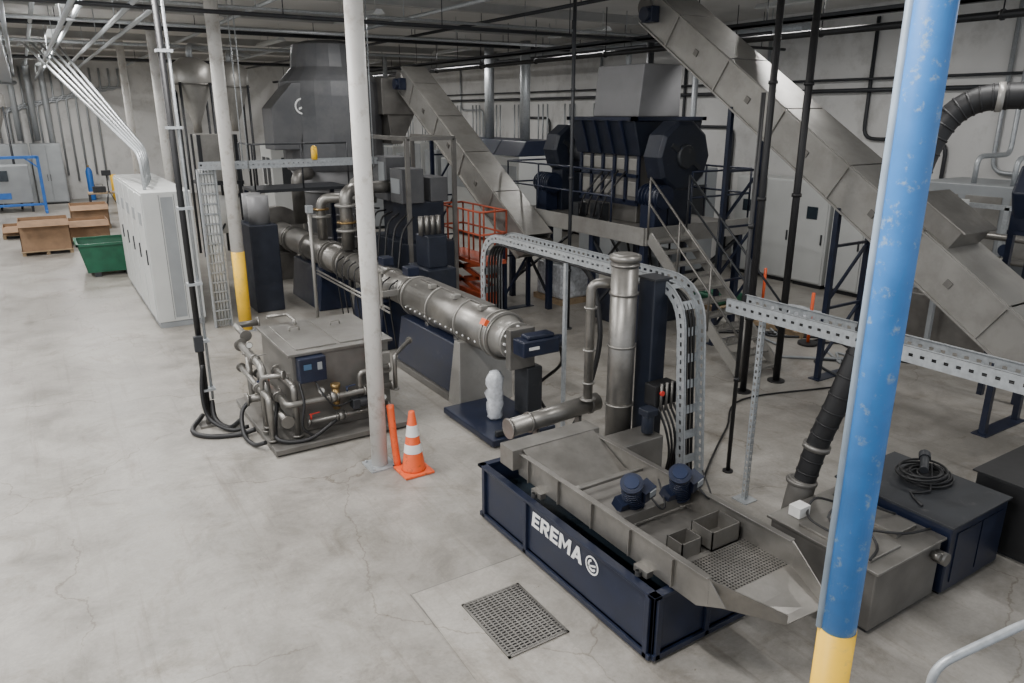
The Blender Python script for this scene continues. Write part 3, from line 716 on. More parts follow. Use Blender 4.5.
# shredder
t=thing('shredder','large dark navy shredder with two round flywheel guards','machine',(10.5,12.2,PZ))
m=M()
m.prism([(9.9,11.0,2.5),(11.2,11.0,2.5),(11.2,11.0,3.4),(9.9,11.0,3.4)],(0,1.85,0))
m.b(9.95,11.1,11.1,12.75,PZ,2.5)
mk(m,'body',STEELD,t,.02)
m=M()
for y in(11.02,11.38,11.74,12.1,12.46,12.82): m.b(9.86,9.9,y-.035,y+.035,2.5,3.4)
m.b(9.86,9.9,11,12.85,2.45,2.55);m.b(9.86,9.9,11,12.85,2.98,3.05)
mk(m,'ribs',NAVY,t)
m=M()
for y in(11.2,11.56,11.92,12.28,12.64): m.b(9.88,9.9,y-.11,y+.11,2.62,2.9);m.b(9.88,9.9,y-.11,y+.11,3.12,3.34)
mk(m,'steel_panels',STEELL,t,.01)
m=M().prism([(9.85,10.95,3.4),(11.3,10.95,3.4),(11.45,10.95,4.05),(9.65,10.95,4.05)],(0,2.0,0));mk(m,'hopper',NAVYD,t,.02)
m=M();obox(m,9.6,11.5,10.9,13.0,4.05,4.12,.1)
for y in(11.3,11.7,12.1,12.5): m.prism([(9.83,y-.03,3.42),(9.63,y-.03,4.05),(9.58,y-.03,4.05),(9.79,y-.03,3.42)],(0,.06,0))
mk(m,'hopper_rim',NAVY,t)
m=M().prism([(10.1,11.35,4.12),(11.2,11.35,4.12),(11.2,11.35,5.1),(10.2,11.35,5.1)],(0,1.4,0));mk(m,'infeed_hood',CHARL,t,.02)
for y,r in((10.4,.66),(13.8,.55)):
    m=M();m.rev([(r*.9,-.24),(r,-.18),(r,.18),(r*.9,.24)],(10.25,y,3.42),(0,1,0),10,False);m.b(9.95,10.55,y-.2,y+.2,PZ,3.1);mk(m,'flywheel_guard',NAVYD,t,.01)
    m=M();m.rev([(r*.35,0),(r*.3,.06)],(10.25,y-.24,3.42),(0,-1,0),16);m.box((10.25,y-.25,3.42),(r*1.3,.02,.08),(0,30,0));mk(m,'hub_cover',DARK,t)
    m=M().cyl((10.25,y+(.2 if y<12 else -.2),3.42),(10.25,11.0 if y<12 else 12.85,3.3),.2,n=18);mk(m,'shaft_housing',DARK,t)
for y in(10.4,13.9):
    m=M().cyl((9.75,y-.3,2.7),(9.75,y+.25,2.7),.21,n=20)
    for k_ in range(6): m.ring((9.75,y-.25+.09*k_,2.7),(0,1,0),.23,.02,20)
    m.b(9.6,9.9,y-.2,y+.2,PZ,2.6);mk(m,'motor',NAVY,t)
m=M().b(9.5,9.75,11.7,12.0,2.1,2.45);m.b(9.5,9.72,12.4,12.65,2.1,2.4);mk(m,'sensor_boxes',DARK,t,.01)
for k_ in range(4): mk(M().tube(smooth([(9.6,11.8+.22*k_,2.4),(9.45,11.6+.22*k_,2.2),(9.4,11.4+.22*k_,2.6),(9.8,11.3+.22*k_,3.1)],5),.02,6),'cable',BLACK,t)

# ------------------------------------------------------------------ conveyors
def conveyor(label,xc,w,a,b_,dp,legs=(),hood=None):
    t=thing('inclined_conveyor',label,'conveyor',(xc,a[0],0))
    A=V((xc,a[0],a[1]));B=V((xc,b_[0],b_[1]));d=(B-A).normalized();up=V((1,0,0)).cross(d)
    if up.z<0: up=-up
    L=(B-A).length
    for sx in(-1,1):
        m=M();X=V((sx*w/2,0,0))
        m.beam(A+X,B+X,.02,dp,up);
        for e in(dp/2,-dp/2): m.beam(A+X+up*e,B+X+up*e,.09,.03,up)
        for k_ in range(1,int(L/1.5)+1):
            c=A+d*(k_*1.5);m.beam(c+X*1.02-up*dp/2,c+X*1.02+up*dp/2,.07,.03,d)
        mk(m,'side_panel',STEELL,t)
        m=M()
        for k_ in range(int(L/1.5)):
            c=A+d*(k_*1.5+.75)+X+V((sx*.02,0,0));m.box(c,(.02,.1,.1),(math.degrees(math.atan2(d.z,d.y)),0,0))
        mk(m,'steel_panels',STEELD,t)
    m=M();m.beam(A-up*dp*.48,B-up*dp*.48,w,.02,up);mk(m,'under_pan',STEELL,t)
    n=int(L/1.5)
    for k_ in range(n+1):
        p=A+d*(k_*1.5);q=A+d*min(L,(k_*1.5+1.47));mk(M().beam(p+up*(dp*.5+.02),q+up*(dp*.5+.02),w+.04,.02,up),'cover_plate',STEELL,t)
    m=M();m.cyl(A-V((w/2+.06,0,0)),A+V((w/2+.06,0,0)),dp*.3,n=20);mk(m,'tail_drum',STEELD,t)
    m=M();m.cyl(B-V((w/2+.06,0,0)),B+V((w/2+.06,0,0)),dp*.3,n=20);mk(m,'head_drum',STEELD,t)
    m=M();c=B-d*.3
    m.cyl(c+V((-w/2-.02,0,0)),c+V((-w/2-.3,0,0)),.13);m.box(c+V((-w/2-.12,0,0)),(.2,.28,.28));mk(m,'gear_motor',NAVY,t,.01)
    for y in legs:
        f=(y-A.y)/(B.y-A.y);z=A.z+(B.z-A.z)*f-dp*.55
        for sx in(-1,1): mk(M().b(xc+sx*w/2-.04,xc+sx*w/2+.04,y-.04,y+.04,0,z),'leg',NAVY,t)
        k2=.3
        while k2+1.0<z:
            mk(M().beam((xc-w/2,y,k2),(xc+w/2,y,k2+.9),.04,.04),'brace',NAVY,t);mk(M().beam((xc-w/2,y,k2+.9),(xc+w/2,y,k2+.9),.04,.04),'brace',NAVY,t);k2+=1.0
        mk(M().b(xc-w/2-.1,xc+w/2+.1,y-.1,y+.1,0,.015),'base_plate',NAVY,t)
    if hood:
        c=A+d*hood;m=M();m.beam(c+up*(dp*.5+.16)-d*.4,c+up*(dp*.5+.16)+d*.4,w*.9,.3,up);m.beam(c+up*(dp*.5+.32)-d*.45,c+up*(dp*.5+.32)+d*.45,w*.95,.03,up);mk(m,'inspection_hood',STEEL,t,.01)
    return t
conveyor('long stainless inclined belt conveyor rising over the shredder',10.85,.9,(3.3,.72),(11.6,6.12),.6,legs=(4.4,7.0,9.3),hood=3.0)
conveyor('stainless inclined belt conveyor feeding the tall grey compactor',8.75,.62,(12.9,1.5),(18.7,5.05),.6,legs=(13.6,17.0))

# ------------------------------------------------------------------ compactor
t=thing('cutter_compactor','tall dark grey cylindrical compactor vessel with chute','machine',(7.0,20.0,0))
m=M().rev([(1.25,2.75),(1.32,2.9),(1.34,4.6),(1.3,4.95),(.98,5.3),(.95,5.6),(.9,5.85),(.6,5.95)],(7,20,0),n=20,smo=False);mk(m,'upper_vessel',CHAR,t,.01)
m=M().rev([(.95,.7),(.95,2.3),(1.2,2.75)],(7,20,0),n=40);
for z in(1.0,1.6,2.2): m.ring((7,20,z),(0,0,1),1.0,.05,40)
mk(m,'lower_vessel',CHARL,t)
m=M()
for a in range(4):
    x=7+.8*math.cos(a*math.pi/2+.78);y=20+.8*math.sin(a*math.pi/2+.78);m.b(x-.1,x+.1,y-.1,y+.1,0,.72)
mk(m,'legs',DARK,t)
m=M().prism([(5.2,19.2,3.3),(5.85,19.2,3.3),(6.2,19.2,4.9),(5.75,19.2,4.9),(5.2,19.2,4.3)],(0,.9,0));mk(m,'intake_chute',CHAR,t,.02)
m=M().box((8.45,19.2,4.6),(1.0,.8,.9));m.prism([(8.1,18.85,4.2),(8.9,18.85,4.2),(8.5,18.85,3.4),(8.2,18.85,3.4)],(0,.7,0));mk(m,'feed_hopper',STEELD,t,.01)
m=M()
cx=V((5.98,19.19,4.35))
for i in range(24):
    A=i*math.pi/12;B=(i+1)*math.pi/12
    m.prism([cx+V((.2*math.cos(A),0,.2*math.sin(A))),cx+V((.2*math.cos(B),0,.2*math.sin(B))),cx+V((.16*math.cos(B),0,.16*math.sin(B))),cx+V((.16*math.cos(A),0,.16*math.sin(A)))],(0,-.01,0))
m.prism([cx+V((-.1,0,-.04)),cx+V((.1,0,.04)),cx+V((.1,0,-.01)),cx+V((-.1,0,-.09))],(0,-.01,0))
mk(m,'emblem',REFL,t)
m=M()
m.tube(fillet([(6.0,19.2,2.7),(5.6,18.9,2.7),(5.6,18.9,1.5)],.3),.16,14);mk(m,'process_pipe',STEELD,t)
t=thing('access_platform','dark maintenance platform with railing near compactor','platform',(5.2,18.0,0))
mk(M().b(4.2,6.4,17.4,18.6,2.45,2.52),'deck',DARK,t)
m=M();railing(m,[(4.2,18.6,2.52),(4.2,17.4,2.52),(6.4,17.4,2.52)],1.0);mk(m,'railing',DARK,t)
m=M()
for x in(4.25,6.35):
    for y in(17.45,18.55): m.b(x-.05,x+.05,y-.05,y+.05,0,2.45)
mk(m,'legs',NAVY,t)

# melt filter / mid machinery behind extruder
t=thing('melt_filter','dark melt filter assembly with stainless boxes and flanges','machine',(6.6,14.9,0))
m=M().b(6.3,7.4,13.9,15.9,.0,1.6);m.b(6.5,7.3,14.2,15.6,1.6,2.4);mk(m,'frame_block',NAVYD,t,.02)
m=M().b(6.3,6.8,14.1,14.7,2.4,3.1);m.b(6.3,6.9,14.9,15.6,2.4,3.3);m.b(7.0,7.4,14.2,15,2.4,2.9);mk(m,'control_boxes',CHAR,t,.02)
m=M().b(6.28,6.3,14.95,15.25,2.6,3.2);m.b(6.28,6.3,14.2,14.6,2.6,2.9);mk(m,'steel_panels',GREYC,t)
m=M()
for x in(6.35,7.4):
    for y in(13.9,15.9): m.b(x-.04,x+.04,y-.04,y+.04,0,3.7)
mk(m,'posts',STEELD,t)
m=M().beam((6.35,13.9,3.7),(6.35,15.9,3.7),.08,.08);m.beam((7.4,13.9,3.7),(7.4,15.9,3.7),.08,.08);m.beam((6.35,13.9,3.7),(7.4,13.9,3.7),.08,.08)
mk(m,'top_frame',STEELD,t)
m=M()
m.tube(fillet([(5.27,14.6,1.5),(5.27,14.6,2.7),(5.9,14.9,2.7),(6.35,14.9,2.7)],.25),.13,16);mk(m,'melt_pipe',STEEL,t)
m=M();m.tube(fillet([(5.27,16.2,1.5),(5.27,16.2,2.4),(6.35,15.6,2.4)],.25),.11,16);mk(m,'melt_pipe',STEEL,t)
m=M()
for c,ax,r in(((5.27,14.6,1.9),(0,0,1),.22),((5.27,14.6,2.4),(0,0,1),.22),((5.6,14.75,2.7),(1,.4,0),.24),((5.27,16.2,2.0),(0,0,1),.2),((5.75,15.9,2.4),(1,-.5,0),.22)):
    m.ring(c,ax,r,.05,24)
mk(m,'flanges',STEELL,t)
m=M()
for c,ax,r in(((5.27,14.6,2.0),(0,0,1),.2),((5.62,14.76,2.7),(1,.4,0),.21),((5.27,16.2,2.1),(0,0,1),.18)):
    m.ring(V(c)+V(ax)*.06,ax,r,.04,24)
mk(m,'flanges',BRASS,t)
m=M()
for k_ in range(8):
    y=13.6+k_*.35;m.tube(smooth([(6.3,y,2.2),(6.0,y-.1,1.9+.05*k_),(5.8,y-.3,1.3),(5.7,y-.3,.9)],5),.02,6)
mk(m,'cables',BLACK,t)
t=thing('valve_manifold','vertical group of stainless valves and hydraulic blocks','machine',(6.1,12.6,0))
m=M().b(5.9,6.5,12.2,13.1,.0,1.4);m.b(6.0,6.4,12.35,12.9,1.4,2.0);mk(m,'block',NAVYD,t,.02)
m=M()
for k_ in range(4): m.cyl((5.98+.12*k_,12.6,2.0),(5.98+.12*k_,12.6,2.35),.05)
m.cyl((5.9,12.45,1.0),(5.75,12.45,1.0),.09);m.cyl((5.9,12.85,1.0),(5.75,12.85,1.0),.09);mk(m,'cylinders',STEEL,t)
t=thing('sensor_post','thin stainless post with cable beside extruder','post',(4.45,14.4,0))
m=M().tube([(4.45,14.4,0),(4.45,14.4,2.35)],.035,10);m.b(4.35,4.55,14.3,14.5,0,.015);mk(m,'pole',STEELL,t)
mk(M().box((4.45,14.4,2.4),(.12,.12,.14)),'cap_box',GALV,t)
t=thing('cable_tray','galvanised cable tray bridging between column and compactor','cable tray',(4.3,15.4,3.2))
for y in(15.3,15.7): mk(M().perf((2.75,y,3.15),(3.6,0,0),(0,0,.13),36,1,.45,.3),'side_rail',GALV,t,solid=.004)
mk(M().perf((2.75,15.3,3.15),(3.6,0,0),(0,.4,0),24,2,.6),'tray_floor',GALV,t,solid=.004)
m=M()
for x in(3.6,6.2): m.tube([(x,15.28,3.1),(x,15.28,6.58)],.012,6);m.tube([(x,15.72,3.1),(x,15.72,6.58)],.012,6)
mk(m,'hangers',GALV,t)
m=M().cyl((4.93,15.3,3.28),(4.93,15.3,3.5),.06);m.sph((4.93,15.3,3.5),.06)
mk(m,'beacon_light',YELL,t)
t=thing('cable_ladder','vertical galvanised cable ladder beside white cabinets','cable tray',(2.8,15.6,0))
m=M();m.beam((2.68,15.5,0),(2.68,15.5,3.15),.03,.1);m.beam((3.0,15.5,0),(3.0,15.5,3.15),.03,.1)
for k_ in range(16): m.beam((2.68,15.5,.15+.195*k_),(3.0,15.5,.15+.195*k_),.03,.03)
mk(m,'ladder',GALV,t)
m=M()
for k_ in range(5): m.tube([(2.72+.06*k_,15.56,.0),(2.72+.06*k_,15.56,3.15)],.025,6)
mk(m,'cables',WHITEC,t)

# ------------------------------------------------------------------ electrical cabinets
def ecab(x0,x1,y,dp,h,first):
    t=thing('electrical_cabinet','tall off-white electrical cabinet with grey plinth','cabinet',((x0+x1)/2,y+dp/2,0),'row of electrical cabinets')
    mk(M().b(x0,x1,y,y+dp,.12,h),'body',WHITEC,t,.012)
    mk(M().b(x0+.03,x1-.03,y+.03,y+dp-.03,0,.12),'plinth',GREYC,t)
    d=mk(M().b(x0-.02,x0,y+.03,y+dp-.03,.16,h-.05),'door',WHITEC,t,.004)
    mk(M().b(x0-.045,x0-.02,y+.1,y+.13,1.3,1.6),'handle',DARK,d)
    mk(M().b(x0-.028,x0-.02,y+.3,y+.7,2.05,2.3),'vent_grille',GREYC,t)
    if first:
        mk(M().b(x0+.30,x0+.306,y-.006,y,.16,h-.05),'panel_seam',DARK,t);mk(M().b(x0+.57,x0+.576,y-.006,y,.16,h-.05),'panel_seam',DARK,t)
        mk(M().b(x0+.33,x0+.55,y-.008,y,.2,h-.1),'side_panel',GREYC,t)
for i,y in enumerate((16.0,17.05,18.1,19.15,20.2)): ecab(1.7,2.6,y,1.0,2.72,i==0)
for k_ in range(5):
    x=.25+k_*.22
    P=fillet([(x,30,6.25),(x+.1,28,6.25),(1.85+.1*k_,16.6+.6*k_,3.4),(1.85+.1*k_,16.6+.6*k_,2.72)],.6,8)
    solo(M().tube(P,.035,8),'conduit',GALV,'silver steel conduit sloping from ceiling to cabinets','conduit',(1.85+.1*k_,16.6+.6*k_,2.72),group='conduits above the cabinets')

# ------------------------------------------------------------------ left background
t=thing('waste_bin','green steel tipping bin on the floor','bin',(1.4,22.7,0))
m=M();z0,z1=.12,.85
m.prism([(.85,22.3,z0),(2.05,22.3,z0),(2.15,22.2,z1),(.7,22.2,z1)],(0,.02,0))
m.prism([(.85,23.4,z0),(2.05,23.4,z0),(2.15,23.5,z1),(.7,23.5,z1)],(0,.02,0))
m.plate((.85,22.3,z0),(.85,23.4,z0),(.7,23.5,z1),(.7,22.2,z1),.02);m.plate((2.05,22.3,z0),(2.05,23.4,z0),(2.15,23.5,z1),(2.15,22.2,z1),.02);m.b(.85,2.05,22.3,23.4,z0,z0+.02)
mk(m,'bin_body',GREEN,t,.004)
m=M();obox(m,.66,2.2,22.15,23.55,z1,z1+.06,.06);mk(m,'rim',GREEN,t)
m=M();m.b(1.0,1.15,22.3,23.4,0,z0);m.b(1.75,1.9,22.3,23.4,0,z0);mk(m,'fork_pockets',DARK,t)
def gay(x,y,w,d,h,lab):
    t=thing('cardboard_box',lab,'box',(x,y,0))
    m=M()
    for k_ in range(5): m.b(x-w/2,x+w/2,y-d/2+k_*d/4-.05,y-d/2+k_*d/4+.05,.11,.13)
    for k_ in(-1,0,1): m.b(x+k_*w*.45-.05,x+k_*w*.45+.05,y-d/2,y+d/2,0,.11)
    mk(m,'pallet',WOOD,t)
    m=M();obox(m,x-w/2+.03,x+w/2-.03,y-d/2+.03,y+d/2-.03,.13,h,.02);m.b(x-w/2+.05,x+w/2-.05,y-d/2+.05,y+d/2-.05,.13,h-.1);mk(m,'carton',CARD,t)
    m=M();m.plate((x-w/2+.03,y-d/2+.03,h),(x+w/2-.03,y-d/2+.03,h),(x+w/2-.03,y-d/2-.25,h-.15),(x-w/2+.03,y-d/2-.25,h-.15),.01);mk(m,'flap',CARD,t)
gay(.05,27.4,1.4,1.2,1.05,'large brown cardboard box on a pallet')
gay(1.3,29.0,1.3,1.2,.75,'low brown cardboard box on wooden pallet')
gay(-.6,31.5,1.2,1.2,.4,'flattened cardboard stack on wooden pallet')
gay(1.6,32.5,1.3,1.2,.9,'brown cardboard box beside other boxes')
t=thing('gantry_frame','bright blue steel portal frame','frame',(-.9,38.8,0))
m=M()
for x in(-2.6,.3):
    m.b(x-.06,x+.06,38.74,38.86,0,2.4);m.beam((x,38.2,.05),(x,39.4,.05),.1,.1)
m.b(-2.6,.3,38.74,38.86,2.3,2.42);m.beam((.3,38.8,1.9),(-.2,38.8,2.35),.06,.06);m.b(-2.6,.3,38.76,38.84,.3,.4)
mk(m,'frame',BLUEF,t,.01)
t=thing('packing_machine','grey machine box with blue panels inside portal frame','machine',(-1.1,39.8,0))
mk(M().b(-2.3,-.1,39.2,40.4,.4,2.0),'housing',GREYC,t,.03);mk(M().b(-2.1,-.9,39.17,39.2,.6,.85),'panel',BLUEF,t);mk(M().b(-1.6,-.9,39.16,39.2,1.35,1.8),'window_panel',SCREEN,t)
m=M()
for x in(-2.2,-.2):
    for y in(39.3,40.3): m.b(x-.05,x+.05,y-.05,y+.05,0,.4)
mk(m,'legs',DARK,t)
for i,x in enumerate((-2.6,-1.2,.1)):
    t=thing('storage_cabinet','large grey steel cabinet against the far wall','cabinet',(x+.6,42.5,0),'grey cabinets along far wall')
    mk(M().b(x,x+1.25,42,43,.08,2.8),'body',GREYC,t,.015);mk(M().b(x+.05,x+1.2,42.05,42.95,0,.08),'plinth',DARK,t)
    for s in(0,.6): 
        d=mk(M().b(x+.03+s,x+.6+s,41.97,42,.12,2.75),'door',GREYC,t,.005);mk(M().b(x+.5+s*.2,x+.52+s*.2,41.94,41.97,1.1,1.4),'handle',DARK,d)
t=thing('gas_cylinder','blue steel gas cylinder standing by far wall','gas cylinder',(2.4,43,0))
mk(M().rev([(.14,0),(.15,.05),(.15,1.4),(.1,1.55),(.04,1.6)],(2.4,43,0),n=16),'bottle',BLUEF,t);mk(M().cyl((2.4,43,1.58),(2.4,43,1.72),.04),'valve',BRASS,t)
t=thing('bollard','yellow steel safety bollard near the far wall','bollard',(3.4,42.2,0))
mk(M().rev([(.17,0),(.17,1.2),(.08,1.28)],(3.4,42.2,0),n=16),'post',YELL,t);mk(M().b(3.2,3.6,42.0,42.4,0,.015),'base_plate',GALV,t)
t=thing('workbench','steel workbench cluttered with tools near boxes','table',(2.6,37,0))
mk(M().b(1.9,3.4,36.6,37.4,.85,.9),'top',WOOD,t)
m=M()
for x in(1.95,3.35):
    for y in(36.65,37.35): m.b(x-.03,x+.03,y-.03,y+.03,0,.85)
mk(m,'legs',DARK,t)
t=thing('toolbox','dark toolbox resting on the workbench','toolbox',(2.3,37,.9))
mk(M().b(2.1,2.6,36.8,37.1,.9,1.15),'body',DARK,t,.01);mk(M().tube(fillet([(2.2,36.95,1.15),(2.2,36.95,1.25),(2.5,36.95,1.25),(2.5,36.95,1.15)],.04),.015,6),'handle',STEEL,t)
t=thing('tripod_stand','black tripod work stand with a lamp','stand',(2.6,35.6,0))
m=M()
for a in(0,2.1,4.2): m.tube([(2.6,35.6,1.1),(2.6+.45*math.cos(a),35.6+.45*math.sin(a),0.0)],.02,6)
m.tube([(2.6,35.6,1.0),(2.6,35.6,1.7)],.025,6);mk(m,'tripod',BLACK,t);mk(M().box((2.6,35.6,1.8),(.35,.12,.22)),'lamp_head',DARK,t,.01)
for k_ in range(13):
    x=-1.8+k_*.42
    P=fillet([(x,43.93,.9+.15*(k_%3)),(x,43.93,4.2+.1*k_),(x+1.6,43.93,4.2+.1*k_),(x+1.6,43.93,6.3)],.5,6)
    solo(M().tube(P,.05,6),'wall_conduit',GALV,'steel conduit running up the far wall','conduit',(x,43.93,.9),group='conduits on the far wall')
for x in(-1.3,-.2,.5,1.1):
    P=fillet([(x,43.3,2.9 if x<1 else .3),(x,43.3,6.0),(x,40,6.2)],.5,6)
    solo(M().tube(P,.13,12),'ventilation_duct',GALV,'grey round duct dropping to grey cabinets','duct',(x,43.3,2.9),group='round ducts by the far wall')
def hopper(x,y,r,zt,zb,lab,mt=STEELL):
    t=thing('material_hopper',lab,'hopper',(x,y,0))
    mk(M().rev([(r*.5,zt+.25),(r,zt+.05),(r,zt-.5),(.12,zb),(.12,zb-.3)][::-1],(x,y,0),n=24),'cone',mt,t)
    m=M();m.ring((x,y,zt-.5),(0,0,1),r+.03,.05);mk(m,'collar',STEELD,t)
    m=M()
    for a in range(4):
        A=a*math.pi/2+.78;m.tube([(x+(r+.05)*math.cos(A),y+(r+.05)*math.sin(A),zt-.45),(x+(r+.05)*math.cos(A),y+(r+.05)*math.sin(A),0)],.04,8)
    mk(m,'legs',DARK,t)
    m=M().tube(fillet([(x,y,zt+.2),(x,y,zt+.6),(x+1,y+1.5,zt+.6)],.2),.09,10);mk(m,'duct',GALV,t)
hopper(4.5,25,.55,5.5,3.9,'stainless conical hopper on a tall dark stand')
hopper(6.0,26.7,.55,5.5,3.9,'stainless conical hopper on a tall dark stand')
hopper(-1.0,40.9,.5,4.9,3.4,'grey cyclone hopper with ducting near far wall')
t=thing('blending_station','stainless box station with yellowish bulk bag below hoppers','machine',(4.6,23.4,0))
mk(M().b(4.1,5.1,22.9,23.8,2.3,3.6),'box',STEELL,t,.02)
m=M();
for x in(4.1,5.1):
    for y in(22.9,23.8): m.b(x-.05,x+.05,y-.05,y+.05,0,3.6)
mk(m,'legs',DARK,t)
m=M().b(4.0,5.2,22.8,23.9,2.2,2.3);m.beam((4.1,22.9,.3),(5.1,22.9,2),.05,.05);mk(m,'frame_beam',DARK,t)
mk(M().sph((4.6,23.35,1.3),.52,16,1,1,1.1),'bulk_bag',PAPER,t)
t=thing('process_cabinet','dark steel process frame with tanks beside extruder','machine',(4.0,16.8,0))
mk(M().b(3.7,4.3,16.2,17.3,.0,1.9),'block',NAVYD,t,.02)
m=M();m.cyl((4.0,16.5,1.9),(4.0,16.5,2.5),.22);m.cyl((4.0,17.05,1.9),(4.0,17.05,2.5),.2);mk(m,'tanks',CHARL,t)
for (x,y,w,d,h,mt,lab) in((11.2,27,1.6,1.6,2.6,GREYC,'grey machine enclosure with dark windows'),(9.0,30,2.5,1.5,3.0,WHITEC,'white machine enclosure with dark windows'),(14.8,17.6,1.3,1.6,2.7,GREYC,'grey machine enclosure near the wall'),(14.8,14.9,1.3,1.6,2.8,GREYC,'grey machine enclosure by dark column')):
    t=thing('machine_enclosure',lab,'machine',(x,y,0))
    mk(M().b(x-w/2,x+w/2,y-d/2,y+d/2,.1,h),'housing',mt,t,.03);mk(M().b(x-w/2+.1,x+w/2-.1,y-d/2+.1,y+d/2-.1,0,.1),'plinth',DARK,t)
    m=M().b(x-w/2-.01,x-w/2,y-d*.35,y-d*.05,h*.5,h*.85);m.b(x-w/2-.01,x-w/2,y+d*.05,y+d*.35,h*.5,h*.85);m.b(x-w*.35,x+w*.2,y-d/2-.01,y-d/2,h*.45,h*.85);mk(m,'windows',DARK,t)
    mk(M().tube(fillet([(x,y,h),(x,y,h+1),(x+.4,y,h+1),(x+.4,y,6.2)],.2),.08,10),'duct',GALV,t)
# long white machine with navy top panels behind the platform
t=thing('printing_machine','long pale machine with navy blue top covers','machine',(13.4,21.4,0))
mk(M().b(12.7,14.4,19.6,24.0,.1,2.9),'housing',WHITEC,t,.03);mk(M().b(12.8,14.3,19.7,23.9,0,.1),'plinth',DARK,t)
m=M()
for k_ in range(3): m.prism([(12.65,19.6+1.48*k_,2.9),(14.45,19.6+1.48*k_,2.9),(14.45,19.6+1.48*k_,3.35),(12.95,19.6+1.48*k_,3.35)],(0,1.42,0))
mk(m,'top_covers',BLUEF if False else NAVY,t,.02)
m=M()
for k_ in range(4): m.b(12.68,12.7,19.75+1.08*k_,20.65+1.08*k_,1.7,2.6)
mk(m,'windows',GREYC,t)
m=M()
for k_ in range(2): m.tube([(13.5,20.5+2.2*k_,3.35),(13.5,20.5+2.2*k_,6.3)],.16,12)
mk(m,'cylinders',GALV,t)
for i in range(12):
    y=20.2+i*1.7;h=2.2+.3*(i%3)
    t=thing('wall_panel_cabinet','grey electrical panel cabinet against long white wall','cabinet',(16.5,y+.6,0),'grey panels along the white wall')
    mk(M().b(16.2,16.95,y,y+1.3,.08,h),'body',GREYC if i%2 else WHITEC,t,.015);mk(M().b(16.25,16.9,y+.04,y+1.26,0,.08),'plinth',DARK,t)
    mk(M().b(16.17,16.2,y+.05,y+.63,.12,h-.05),'door',GREYC,t,.004);mk(M().b(16.17,16.2,y+.67,y+1.25,.12,h-.05),'door',GREYC,t,.004)
    m=M()
    for k_ in range(3): m.tube([(16.75,y+.3+.3*k_,h),(16.75,y+.3+.3*k_,4.5)],.03,6)
    mk(m,'conduit_stubs',GALV,t)

# orange scissor lift
t=thing('scissor_lift','orange scissor lift with railing basket','lift',(7.9,14.3,0))
X0,X1,Y0,Y1=7.65,8.3,13.3,15.2
mk(M().b(X0+.05,X1-.05,Y0+.1,Y1-.1,.15,.5),'chassis',ORNL,t,.02)
m=M()
for x in(X0+.02,X1-.08):
    for y in(Y0+.3,Y1-.3): m.cyl((x,y,.15),(x+.08,y,.15),.15)
mk(m,'wheels',BLACK,t)
for x in(X0+.1,X1-.1):
    m=M()
    m.beam((x,Y0+.2,.5),(x,Y1-.2,.8),.04,.08);m.beam((x,Y1-.2,.5),(x,Y0+.2,.8),.04,.08)
    m.beam((x,Y0+.2,.8),(x,Y1-.2,1.1),.04,.08);m.beam((x,Y1-.2,.8),(x,Y0+.2,1.1),.04,.08)
    mk(m,'scissor_arm',ORNL,t)
m=M().b(X0,X1,Y0,Y1,1.1,1.18);railing(m,[(X0,Y0,1.18),(X1,Y0,1.18),(X1,Y1,1.18),(X0,Y1,1.18),(X0,Y0,1.18)],1.05,.022,.5);mk(m,'basket',ORNL,t)

# ------------------------------------------------------------------ overhead pipes and posts
def vpipe(x,y,r,mt,lab,z0=0,z1=6.58):
    m=M().tube([(x,y,z0),(x,y,z1)],r,12)
    for z in(1.2,3,4.6):
        if z<z1: m.ring((x,y,z),(0,0,1),r*1.35,.05,14)
    if z0==0:m.cyl((x,y,0),(x,y,.02),r*2.5)
    solo(m,'vertical_pipe',mt,lab,'pipe',(x,y,z0))
vpipe(8.9,7.25,.05,BLACK,'black vertical pipe from floor to ceiling by stairs')
vpipe(9.75,7.3,.055,BLACK,'black vertical pipe from floor to ceiling by conveyor')
vpipe(6.62,5.5,.025,BLACK,'slim black vertical pole beside cable tray',0,4.4)
vpipe(8.7,11.6,.035,DARK,'dark vertical pipe rising by platform')
m=M().tube([(12.2,-2,5.55),(12.2,43,5.55)],.06,10)
for y in range(0,43,3): m.tube([(12.2,y,5.55),(12.2,y,6.6)],.012,6);m.ring((12.2,y,5.55),(0,1,0),.08,.04,12)
solo(m,'overhead_pipe',BLACK,'long black pipe hung below the ceiling','pipe',(12.2,20,5.55))
m=M();m.b(11.85,12.0,-2,43,5.72,5.76);m.b(11.85,11.87,-2,43,5.72,5.82)
for y in range(1,43,3): m.tube([(11.93,y,5.74),(11.93,y,6.59)],.01,6)
solo(m,'overhead_cable_tray',DARK,'dark cable tray hung below the ceiling','cable tray',(11.93,20,5.72))
for (x,z,r,mt) in((14.5,5.9,.05,DARK),(9.9,6.3,.04,DARK),(15.7,6.1,.16,GALV)):
    m=M().tube([(x,12,z),(x,43,z)],r,12)
    for y in range(13,43,4): m.tube([(x,y,z),(x,y,6.59)],.01,6)
    solo(m,'overhead_pipe',mt,'pipe running lengthwise under the ceiling','pipe',(x,25,z))
for (y,z,r,mt) in((13.5,5.75,.035,DARK),(15.2,6.05,.03,GALV),(18.5,6.0,.035,GALV),(21,6.15,.05,DARK),(25.5,6.1,.05,GALV),(33,6.1,.06,DARK)):
    m=M().tube([(-8.9,y,z),(16.9,y,z)],r,10)
    for x in range(-8,17,3): m.tube([(x,y,z),(x,y,6.59)],.01,6)
    solo(m,'overhead_pipe',mt,'pipe hung crosswise under the ceiling','pipe',(4,y,z))
